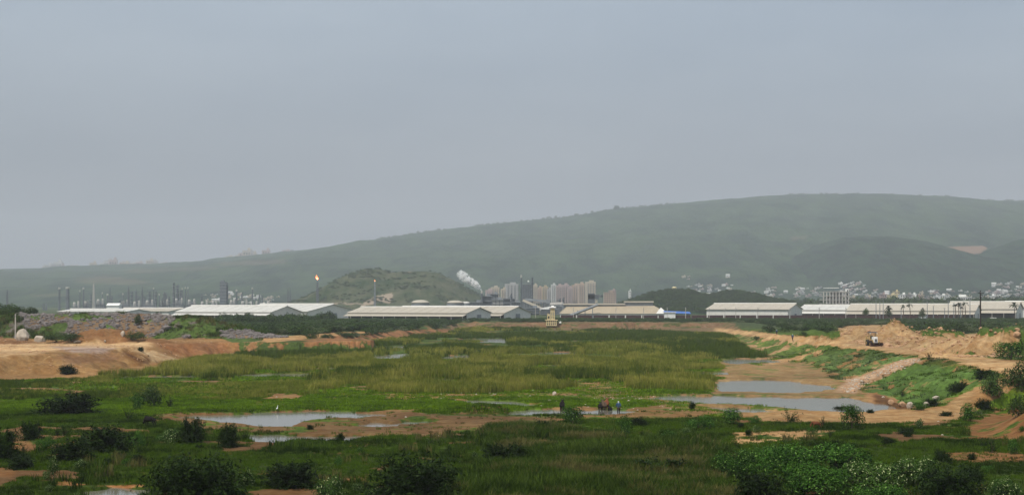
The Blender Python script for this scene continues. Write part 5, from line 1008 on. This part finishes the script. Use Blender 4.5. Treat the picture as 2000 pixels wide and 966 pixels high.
# rubble on the bank, clods on the spoil, stones on the spur, white specks on the flats
RK = [rock_mesh(i+20, 1, 'rock_grey') for i in range(5)]; CLD = [rock_mesh(i+40, 1, 'clod') for i in range(4)]
n = 15000; x = rng.uniform(-215, -60, n); y = rng.uniform(434, 468, n); dd, zz = lined(x, y, RUBBLE); nz_ = fbm(x, y, 16, 3, 95); ok = (dd < 24) & (nz_ < .53) & (rng.random(n) < np.where(nz_ < .44, .35, 1)); x, y = x[ok], y[ok]; z = height(x, y); s = rng.gamma(2.2, .16, len(x))+.10; ok = z > 3.6; x, y, z, s = x[ok], y[ok], z[ok], s[ok]
instancer('rubble', RK, np.stack([x, y, z], 1), rng.uniform(0, 6.28, len(x)), np.stack([s, s*.9, s*.75], 1), rng.integers(0, 5, len(x)))
n = 9000; x = rng.uniform(70, 125, n); y = rng.uniform(280, 410, n); z = height(x, y); u_, v_ = pix(x, y, z); ok = (u_ > 1625) & (u_ < 2010) & (v_ < 700-(1990-u_)*.03) & (x > 83) & (fbm(x, y, 6, 3, 3) > .4); x, y, z = x[ok], y[ok], z[ok]; s = rng.gamma(1.8, .10, len(x))+.06
instancer('clods', CLD, np.stack([x, y, z], 1), rng.uniform(0, 6.28, len(x)), np.stack([s, s, s*.8], 1), rng.integers(0, 4, len(x)))
n = 5000; x = rng.uniform(-150, -70, n); y = rng.uniform(285, 436, n); z = height(x, y); ok = (z > .8) & (z < 4.4) & (fbm(x, y, 9, 3, 5) > .5); x, y, z = x[ok], y[ok], z[ok]; s = rng.gamma(1.8, .05, len(x))+.04
instancer('bank_clods', CLD, np.stack([x, y, z], 1), rng.uniform(0, 6.28, len(x)), np.stack([s, s, s*.8], 1), rng.integers(0, 4, len(x)))
sp_poly = [(1640, 764), (1660, 744), (1765, 702), (1800, 699), (1790, 710), (1700, 748), (1665, 768)]; n = 9000; x = rng.uniform(50, 90, n); y = rng.uniform(220, 300, n); z = height(x, y); u_, v_ = pix(x, y, z); _, ins = polydist(u_, v_, sp_poly); x, y, z = x[ins], y[ins], z[ins]; s = rng.gamma(2, .06, len(x))+.05
instancer('spur_stones', [rock_mesh(60, 1, 'rock_tan'), rock_mesh(61, 1, 'clod')], np.stack([x, y, z], 1), rng.uniform(0, 6.28, len(x)), np.stack([s, s, s*.8], 1), rng.integers(0, 2, len(x)))
n = 260; u_ = np.concatenate([rng.uniform(860, 1100, 120), rng.uniform(1130, 1330, 70), rng.uniform(0, 2000, 70)]); v_ = np.concatenate([rng.uniform(764, 792, 120), rng.uniform(768, 800, 70), rng.uniform(765, 860, 70)]); y = F*H/(v_-HV); x = Pz(u_, y); z = height(x, y); ok = z > -.15; x, y, z = x[ok], y[ok], z[ok]; s = rng.gamma(2, .045, len(x))+.05
instancer('pale_stones', [rock_mesh(70, 1, 'rock_tan')], np.stack([x, y, z], 1), rng.uniform(0, 6.28, len(x)), np.stack([s, s, s*.6], 1), rng.integers(0, 1, len(x)))

# ------------------------------------------------------------------ reeds and grass
def tuft(nb, h, spread, wd_, seed, lean=.35, tan=0.3):
    g = np.random.default_rng(seed); V = []; Fc = []; tn = []
    for i in range(nb):
        a = g.uniform(0, 6.28); r_ = spread*math.sqrt(g.random()); x, y = r_*math.cos(a), r_*math.sin(a); hh = h*g.uniform(.55, 1.1); la = g.uniform(0, 6.28); l = lean*hh*g.random(); dx, dy = l*math.cos(la), l*math.sin(la); wa = g.uniform(0, 3.14); wx, wy = wd_*math.cos(wa), wd_*math.sin(wa); b = len(V)
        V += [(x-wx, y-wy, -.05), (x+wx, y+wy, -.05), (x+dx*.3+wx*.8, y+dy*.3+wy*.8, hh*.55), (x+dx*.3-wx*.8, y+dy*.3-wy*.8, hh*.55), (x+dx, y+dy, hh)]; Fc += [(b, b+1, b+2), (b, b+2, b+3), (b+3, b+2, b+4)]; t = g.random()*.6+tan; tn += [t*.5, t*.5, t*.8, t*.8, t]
    return np.array(V), np.array(Fc), np.array(tn)
def tuft_me(mat, *a, **k): V, Fc, tn = tuft(*a, **k); return mesh_np('tuft', V, Fc, M[mat], link=False, attrs={'tone': ('FLOAT', np.clip(tn, 0, 1))})
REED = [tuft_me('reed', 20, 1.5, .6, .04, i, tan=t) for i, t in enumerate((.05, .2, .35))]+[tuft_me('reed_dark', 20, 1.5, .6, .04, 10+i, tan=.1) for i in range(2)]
GR = [tuft_me(m_, 14, .32, .35, .02, 20+i, .6, .2) for i, m_ in enumerate(('grass', 'grass', 'grass_shade', 'grass_dark'))]
TG = [tuft_me(m_, 26, 1.0, .5, .035, 30+i, .7, .25) for i, m_ in enumerate(('grass_shade', 'grass_dark', 'grass_shade', 'grass_dark', 'grass_shade', 'grass_tan'))]
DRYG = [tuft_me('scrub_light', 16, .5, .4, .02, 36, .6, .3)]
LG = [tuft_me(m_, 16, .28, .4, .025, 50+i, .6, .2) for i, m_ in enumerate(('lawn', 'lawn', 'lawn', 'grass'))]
def band(n, v0, v1, u0, u1, seed):
    g = np.random.default_rng(seed); y0, y1 = F*H/(v1-HV), F*H/(v0-HV); y = np.sqrt(g.uniform(y0**2, y1**2, n)); x = Pz(g.uniform(u0, u1, n), y); return x, y
def reeds(name, x, y, dens, hs, dark, lim=.0, wet=True, seed=1):
    z, b = samp(x, y); _, ins = polydist(x, y, BASIN); g = np.random.default_rng(seed)
    v_ = HV+F*H/y
    for off in (3, 7, 11):      # leave out reeds on the camera side of pools so the water shows
        y2 = F*H/np.maximum(v_-off-HV, 12); ins &= ~((height(x*y2/y, y2) < -.25) & (y2 < 800))
    nz1 = fbm(x, y*.6, 22, 4, seed+200); ok = ins & (z > -.3) & (z < .9) & (b+(g.random(len(x))-.5)*.3 < .45) & (nz1 > lim); x, y, z, nz1 = x[ok], y[ok], z[ok], nz1[ok]; n = len(x)
    s = hs*g.uniform(.65, 1.25, n)*(.55+1.0*np.clip(nz1-.2, 0, 1)); n2 = fbm(x, y*.5, 30, 3, seed+300); dk = (n2+g.normal(size=n)*.05) < dark; tn = fbm(x, y*.6, 7, 3, seed+350)+g.normal(size=n)*.07; s = s*(.55+.9*fbm(x, y*.7, 3.5, 3, seed+360)); ix = np.where(dk, g.integers(3, 5, n), np.clip((tn-.36)*11, 0, 2).astype(int))
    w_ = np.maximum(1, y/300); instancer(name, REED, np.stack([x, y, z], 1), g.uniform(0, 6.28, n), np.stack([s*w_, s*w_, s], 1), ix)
def inpoly(x, y, poly, z=0): u, v = pix(x, y, z); u = u+(fbm(x, y, 9, 3, 401)-.5)*130+rng.normal(size=len(x))*9; v = v+(fbm(x, y, 12, 3, 402)-.5)*22; return polydist(u, v, poly)[1]
x, y = band(60000, 698, 768, -60, 1480, 3); k = inpoly(x, y, [(200, 738), (360, 712), (500, 702), (900, 699), (1380, 700), (1400, 735), (1425, 762), (1330, 764), (1240, 752), (1170, 742), (1080, 742), (1095, 765), (900, 766), (640, 762), (610, 742), (400, 738)]); reeds('reed_bed', x[k], y[k], 1, .95, .33, .36)
x, y = band(30000, 733, 790, -80, 1100, 4); k = inpoly(x, y, [(-80, 742), (200, 742), (620, 742), (645, 766), (560, 775), (300, 780), (-80, 776)]); reeds('reed_fringe', x[k], y[k], 1, .5, .35, .12, seed=7)
x, y = band(34000, 652, 702, 380, 1500, 5); reeds('far_reeds', x, y, 1, .95, .60, .42, seed=9)
x, y = band(9000, 641, 656, 600, 1500, 6); reeds('farthest_reeds', x, y, 1, 1.1, .66, .42, seed=12)
def grass(name, protos, x, y, s0, s1, maxbare=.5, lim=0, seed=1, wscale=1):
    z, b = samp(x, y); g = np.random.default_rng(seed); nz1 = fbm(x, y, 7, 4, seed+500); ok = (z > -.2) & (b+(g.random(len(x))-.5)*.3 < maxbare) & (nz1 > lim); x, y, z, nz1 = x[ok], y[ok], z[ok], nz1[ok]; n = len(x); s = g.uniform(s0, s1, n)*(.4+1.2*nz1)
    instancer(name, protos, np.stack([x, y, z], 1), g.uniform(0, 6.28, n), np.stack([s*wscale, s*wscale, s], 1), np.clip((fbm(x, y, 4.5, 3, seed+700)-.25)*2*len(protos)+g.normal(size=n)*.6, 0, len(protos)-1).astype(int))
x, y = band(90000, 800, 1010, -100, 2100, 8); grass('meadow_grass', GR, x, y, .5, 1.1, seed=2)
x, y = band(40000, 765, 812, -60, 1500, 9); grass('lawn_grass', LG, x, y, .4, 1.1, .45, .2, seed=3, wscale=1.5)
x, y = band(34000, 700, 768, -60, 1560, 19); grass('marsh_grass', LG, x, y, .5, 1.3, .45, .15, seed=13, wscale=2)
x, y = band(26000, 838, 1010, 880, 1440, 10); k = inpoly(x, y, [(930, 870), (960, 838), (1060, 835), (1180, 842), (1240, 870), (1360, 880), (1430, 905), (1450, 1010), (880, 1010), (930, 940), (1000, 905)]); grass('tall_grass', TG, x[k], y[k], .7, 1.2, .6, seed=4)
x, y = band(2600, 846, 1010, -60, 2060, 11); grass('scattered_tall_grass', TG+DRYG, x, y, .4, .9, .6, .52, seed=5)
n = 12000; x = rng.uniform(46, 110, n); y = rng.uniform(135, 400, n); d_, ins = polydist(x, y, BASIN); ok = ~ins; grass('slope_grass', GR+DRYG, x[ok], y[ok], .6, 1.3, .45, .3, seed=6, wscale=1.5)
n = 5000; x = rng.uniform(-190, -60, n); y = rng.uniform(435, 480, n); ok = fbm(x, y, 16, 3, 95) > .53; grass('bank_weeds', TG+GR, x[ok], y[ok], .5, 1.2, .6, 0, seed=7, wscale=1.6)

# ------------------------------------------------------------------ wheel loader
def loader():
    x, y, z = ground_hit(1706, 676); r = empty('wheel_loader', (x, y, z), R(4), 'loader with white bonnet and front bucket parked before the dirt heaps', 'loader')
    for n_, c in (('white_panel', (.8, .8, .78)), ('tyre', (.02, .018, .017)), ('mustard', (.32, .22, .07)), ('rust', (.10, .045, .03))): M[n_] = plain(n_, c, .6, .12, 2)
    MB().box((0, -.9, 1.55), (.95, 1.7, 1.35), taper=.93).box((0, -1.79, 1.5), (.7, .06, .9)).build('bonnet', M['white_panel'], r)
    MB().box((0, -1.83, 1.45), (.5, .04, .6)).build('grille', M['steel'], r)
    MB().box((0, .5, 1.1), (1.0, 3.4, .5)).build('chassis', M['rust'], r)
    cab = MB()
    for sx in (-1, 1):
        for yy in (.2, 1.5): cab.box((sx*.75, yy, 2.35), (.09, .09, 1.6))
    each(cab, 'cab_post', M['mustard'], r); MB().box((0, .85, 3.2), (1.9, 1.7, .14)).box((0, .85, 3.3), (1.5, 1.3, .1)).build('canopy', M['steel'], r)
    MB().box((0, 1.0, 1.75), (.6, .6, .5)).box((0, 1.3, 2.1), (.6, .14, .6)).build('seat', M['dark'], r)
    fw = MB().tube((-.2, 0, 0), (.2, 0, 0), .55, n=18); bw = MB().tube((-.25, 0, 0), (.25, 0, 0), .78, n=18); hb = MB().tube((-.27, 0, 0), (.27, 0, 0), .28, n=10)
    tf, tb, hm_ = fw.build('wheel', M['tyre'], link=False), bw.build('wheel', M['tyre'], link=False), hb.build('hub', M['mustard'], link=False)
    for sx in (-1, 1):
        w1 = link_mesh('wheel', tf, r, (sx*.95, -1.1, .55)); link_mesh('hub', hm_, w1); w2 = link_mesh('wheel', tb, r, (sx*1.0, 1.3, .78)); link_mesh('hub', hm_, w2, sc=(1.1, 1.3, 1.3))
    b = MB(); b.add([(-1.5, -3.1, .08), (1.5, -3.1, .08), (1.5, -2.3, .05), (-1.5, -2.3, .05), (-1.5, -2.2, .75), (1.5, -2.2, .75), (-1.5, -2.5, .9), (1.5, -2.5, .9)], [(3, 2, 1, 0), (2, 3, 4, 5), (5, 4, 6, 7), (0, 1, 2, 3), (5, 2, 3, 4)]); b.box((-1.5, -2.65, .4), (.06, .8, .7)).box((1.5, -2.65, .4), (.06, .8, .7)); b.build('bucket', M['rust'], r)
    am = MB().tube((0, -2.4, .6), (0, -1.2, 1.5), .1, n=6).tube((0, -1.2, 1.5), (0, .3, 1.6), .1, n=6).build('lift_arm', M['mustard'], link=False)
    for sx in (-1, 1): link_mesh('lift_arm', am, r, (sx*.62, 0, 0))
    bh = MB().tube((-.5, 2.1, 1.0), (-.9, 2.7, 2.3), .12, n=6).tube((-.9, 2.7, 2.3), (-1.1, 2.3, 1.2), .1, n=6); bh.build('rear_boom', M['mustard'], r)
    ll = MB().lathe((0, 0, 0), [(.02, -.08), (.12, -.05), (.12, .05), (.02, .08)], 8).build('lamp', M['white_panel'], link=False)
    for sx in (-1, 1): link_mesh('lamp', ll, r, (sx*.8, -.1, 2.95))
    link_mesh('exhaust', MB().tube((0, 0, 0), (0, 0, .9), .05, n=6).build('exhaust', M['dark'], link=False), r, (.3, -.6, 2.2))
loader()

# ------------------------------------------------------------------ person, cattle, birds
def skin_body(name, verts, edges, radii, mat, parent=None, sub=2, root=0):
    me = bpy.data.meshes.new(name); me.from_pydata(verts, edges, []); o = bpy.data.objects.new(name, me); COL.objects.link(o)
    md = o.modifiers.new('skin', 'SKIN'); md.use_smooth_shade = True
    if not me.skin_vertices: me.attributes
    for i, rr in enumerate(radii):
        sv_ = me.skin_vertices[0].data[i]; sv_.radius = (rr if isinstance(rr, tuple) else (rr, rr)); sv_.use_root = (i == root)
    ss = o.modifiers.new('sub', 'SUBSURF'); ss.levels = 1; ss.render_levels = sub
    me.materials.append(mat)
    if parent: o.parent = parent
    return o
for n_, c in (('skin', (.16, .085, .05)), ('shirt', (.055, .10, .19)), ('trousers', (.035, .03, .035)), ('cloth_white', (.62, .64, .66)), ('hide_grey', (.085, .06, .042)), ('hide_black', (.014, .012, .012)), ('hide_brown', (.16, .06, .03)), ('hide_tan', (.30, .18, .10)), ('horn', (.12, .10, .08)), ('egret', (.8, .8, .78))): M[n_] = plain(n_, c, .9, .15, 4, spec=.04)
def person(x, y, z, rz, label):
    r = empty('person', (x, y, z), rz, label, 'person')
    V = [(0, 0, .92), (0, 0, 1.08), (0, -.01, 1.28), (0, 0, 1.42), (0, .02, 1.50), (0, .03, 1.60), (0, .03, 1.70),
         (.10, 0, .86), (.12, .12, .48), (.12, .02, .09), (.13, .14, .03), (-.10, 0, .86), (-.11, -.02, .47), (-.12, -.20, .13), (-.12, -.10, .03),
         (.19, 0, 1.40), (.25, -.06, 1.14), (.27, .03, .92), (.27, .06, .84), (-.19, 0, 1.40), (-.25, .07, 1.14), (-.27, .16, .93), (-.27, .18, .85)]
    E = [(0, 1), (1, 2), (2, 3), (3, 4), (4, 5), (5, 6), (0, 7), (7, 8), (8, 9), (9, 10), (0, 11), (11, 12), (12, 13), (13, 14), (3, 15), (15, 16), (16, 17), (17, 18), (3, 19), (19, 20), (20, 21), (21, 22)]
    Rr = [(.15, .11), (.14, .10), (.17, .11), (.12, .09), .055, (.085, .10), .07, .09, .06, .045, .04, .09, .06, .045, .04, .065, .048, .036, .035, .065, .048, .036, .035]
    skin_body('body', V, E, Rr, M['skin'], r)
    S = [(0, 0, .86), (0, 0, 1.08), (0, -.01, 1.28), (0, 0, 1.44), (.2, 0, 1.41), (.255, -.06, 1.16), (.27, 0, 1.02), (-.2, 0, 1.41), (-.255, .07, 1.16), (-.27, .13, 1.02)]
    skin_body('shirt', S, [(0, 1), (1, 2), (2, 3), (3, 4), (4, 5), (5, 6), (3, 7), (7, 8), (8, 9)], [(.18, .14), (.165, .13), (.19, .135), (.12, .10), .085, .075, .07, .085, .075, .07], M['shirt'], r)
    T = [(0, 0, .95), (.10, 0, .84), (.12, .12, .48), (.12, .03, .14), (-.10, 0, .84), (-.11, -.02, .47), (-.12, -.18, .18)]
    skin_body('trousers', T, [(0, 1), (1, 2), (2, 3), (0, 4), (4, 5), (5, 6)], [(.16, .125), .11, .08, .065, .11, .08, .065], M['trousers'], r)
    skin_body('head_cloth', [(0, .02, 1.53), (0, .015, 1.63), (0, .02, 1.73), (0, -.07, 1.50)], [(0, 1), (1, 2), (0, 3)], [.08, .115, .07, .06], M['cloth_white'], r)
    # face and hands
    f = MB()
    for sx in (-1, 1): f.lathe((sx*.035, .125, 1.62), [(.003, -.012), (.012, 0), (.003, .012)], 6)
    each(f, 'eye', M['cloth_white'], r); MB().tube((0, .12, 1.62), (0, .15, 1.58), .012, .02, 6).build('nose', M['skin'], r)
    h = MB()
    for sx, yy in ((1, .07), (-1, .19)):
        h.box((sx*.27, yy, .80), (.035, .085, .10), taper=1.1)
        for k in range(4): L_ = (.07, .08, .085, .065)[k]; a = (sx*.27, yy+.036-k*.024, .76); e = (sx*(.265-.01*(k % 2)), yy+.04-k*.024, .76-L_); h.tube(a, e, .010, .008, 6)
        h.tube((sx*.262, yy+.045, .82), (sx*.25, yy+.075, .77), .011, .008, 6)
    h.build('hand', M['skin'], r)
    return r
x, y, z = ground_hit(1208, 810); person(x, y, z, R(6), 'person in blue shirt, dark trousers and pale head cloth walking beside the cattle')
def cow(x, y, z, rz, s, mt, label, graze=False, horns=True, lie=False):
    r = empty('cow', (x, y, z), rz, label, 'buffalo' if mt == 'hide_black' else 'cow', None)
    V = [(0, -.65, 1.12), (0, -.25, 1.0), (0, .25, .98), (0, .62, 1.08), (0, .82, 1.2)]; E = [(0, 1), (1, 2), (2, 3), (3, 4)]; Rr = [(.26, .28), (.36, .38), (.35, .37), (.27, .32), (.17, .2)]
    hp = [(0, 1.05, .85), (0, 1.2, .45), (0, 1.32, .28)] if graze else [(0, 1.05, 1.32), (0, 1.25, 1.38), (0, 1.5, 1.2)]
    b = len(V); V += hp; E += [(4, b), (b, b+1), (b+1, b+2)]; Rr += [.14, .14, .085]
    def leg(base, pts_, rr):
        b = len(V); V.extend(pts_); E.append((base, b)); [E.append((b+i, b+i+1)) for i in range(len(pts_)-1)]; Rr.extend(rr)
    for sx in (-1, 1):
        leg(0, [(sx*.18, -.62, .85), (sx*.19, -.50, .62), (sx*.18, -.72, .42), (sx*.18, -.66, .1), (sx*.18, -.62, .03)], [.17, .1, .065, .05, .06])
        leg(3, [(sx*.17, .62, .78), (sx*.17, .64, .45), (sx*.17, .62, .1), (sx*.17, .66, .03)], [.13, .07, .048, .06])
    if lie: V = [(a, c, d*.5 if d > .5 else d*.25) for a, c, d in V]
    V = [(a*s, c*s, d*s) for a, c, d in V]; Rr = [(q[0]*s, q[1]*s) if isinstance(q, tuple) else q*s for q in Rr]
    skin_body('body', V, E, Rr, M[mt], r)
    t = MB().tube((0, -.88*s, 1.22*s), (0, -1.0*s, .85*s), .035*s, .025*s, 6).tube((0, -1.0*s, .85*s), (.03*s, -.98*s, .5*s), .025*s, .05*s, 6).build('tail', M[mt], r)
    hz_ = hp[1]; er = MB()
    for sx in (-1, 1): er.tube((sx*.1*s, (hz_[1]-.08)*s, (hz_[2]+.06)*s), (sx*.28*s, (hz_[1]-.1)*s, (hz_[2]+.02)*s), .05*s, .02*s, 6)
    each(er, 'ear', M[mt], r)
    if horns:
        hn = MB()
        for sx in (-1, 1): hn.tube((sx*.08*s, (hz_[1]-.05)*s, (hz_[2]+.1)*s), (sx*.24*s, (hz_[1]-.12)*s, (hz_[2]+.2)*s), .035*s, .025*s, 6).tube((sx*.24*s, (hz_[1]-.12)*s, (hz_[2]+.2)*s), (sx*.2*s, (hz_[1]-.15)*s, (hz_[2]+.4)*s), .025*s, .008*s, 6)
        hn.build('horn', M['horn'], r)
    if lie:
        for c in r.children: c.location.z = -.1
    return r
def at_(u, v): return ground_hit(u, v)
x, y, z = at_(1098, 804); cow(x, y, z, R(-4), 1.05, 'hide_black', 'black buffalo seen from behind at the puddle left of the round bush')
x, y, z = at_(1184, 806); cow(x-.25, y+1.2, z, R(3), 1.08, 'hide_grey', 'grey brown cow seen from behind walking with the herd beside the person')
cow(x+.25, y+3.6, z, R(-8), 1.12, 'hide_brown', 'reddish brown cow at the front of the herd')
cow(x+.45, y-1.0, z, R(14), .66, 'hide_black', 'dark calf following the grey brown cow', horns=False); cow(x-.75, y+.6, z, R(-4), .92, 'hide_black', 'dark cow at the left side of the herd')
x, y, z = at_(1596, 836); cow(x, y, z, R(80), .60, 'hide_brown', 'small reddish calf grazing beside the weed on the right grass', graze=True, horns=False)
x, y, z = at_(294, 832); cow(x, y, z, R(60), .85, 'hide_black', 'dark cow standing in the grass left of the wide puddle', graze=True)
def bird(u, v, lb):
    x, y, z = at_(u, v); r = empty('egret', (x, y, z), random.uniform(0, 6), lb, 'bird', 'white birds on the marsh')
    skin_body('body', [(0, -.22, .42), (0, 0, .45), (0, .14, .52), (0, .16, .72), (0, .22, .82), (0, .34, .80)], [(0, 1), (1, 2), (2, 3), (3, 4), (4, 5)], [.04, .11, .07, .03, .04, .012], M['egret'], r, 1); each(MB().tube((.04, 0, 0), (.04, 0, .38), .012, n=5).tube((-.04, 0, 0), (-.04, .05, .38), .012, n=5), 'leg', M['dark'], r)
for u, v, lb in [(1301, 684, 'white bird on the far mud flat'), (541, 807, 'white bird at the upper edge of the wide puddle'), (1204, 680, 'white bird beside the thin far puddle')]: bird(u, v, lb)
for u, v, lb in [(1548, 668, 'far small person standing on the light dirt road'), (1517, 654, 'farther small person standing on the light dirt road')]:
    x, y, z = at_(u, v); person(x, y, z, R(20), lb)
hz = MB(); hz.box((0, 3900, 254), (16000, 10600, 520))
hm = bpy.data.materials.new('haze'); hm.use_nodes = True; ht = hm.node_tree; ht.nodes.clear()
ho = ht.nodes.new('ShaderNodeOutputMaterial'); hv = ht.nodes.new('ShaderNodeVolumePrincipled')
hv.inputs['Color'].default_value = (.85, .90, .99, 1); hv.inputs['Density'].default_value = 1.12e-4; hv.inputs['Anisotropy'].default_value = 0
ht.links.new(hv.outputs[0], ho.inputs['Volume'])
ho_ = hz.build('haze', hm); tag(ho_, kind='stuff')
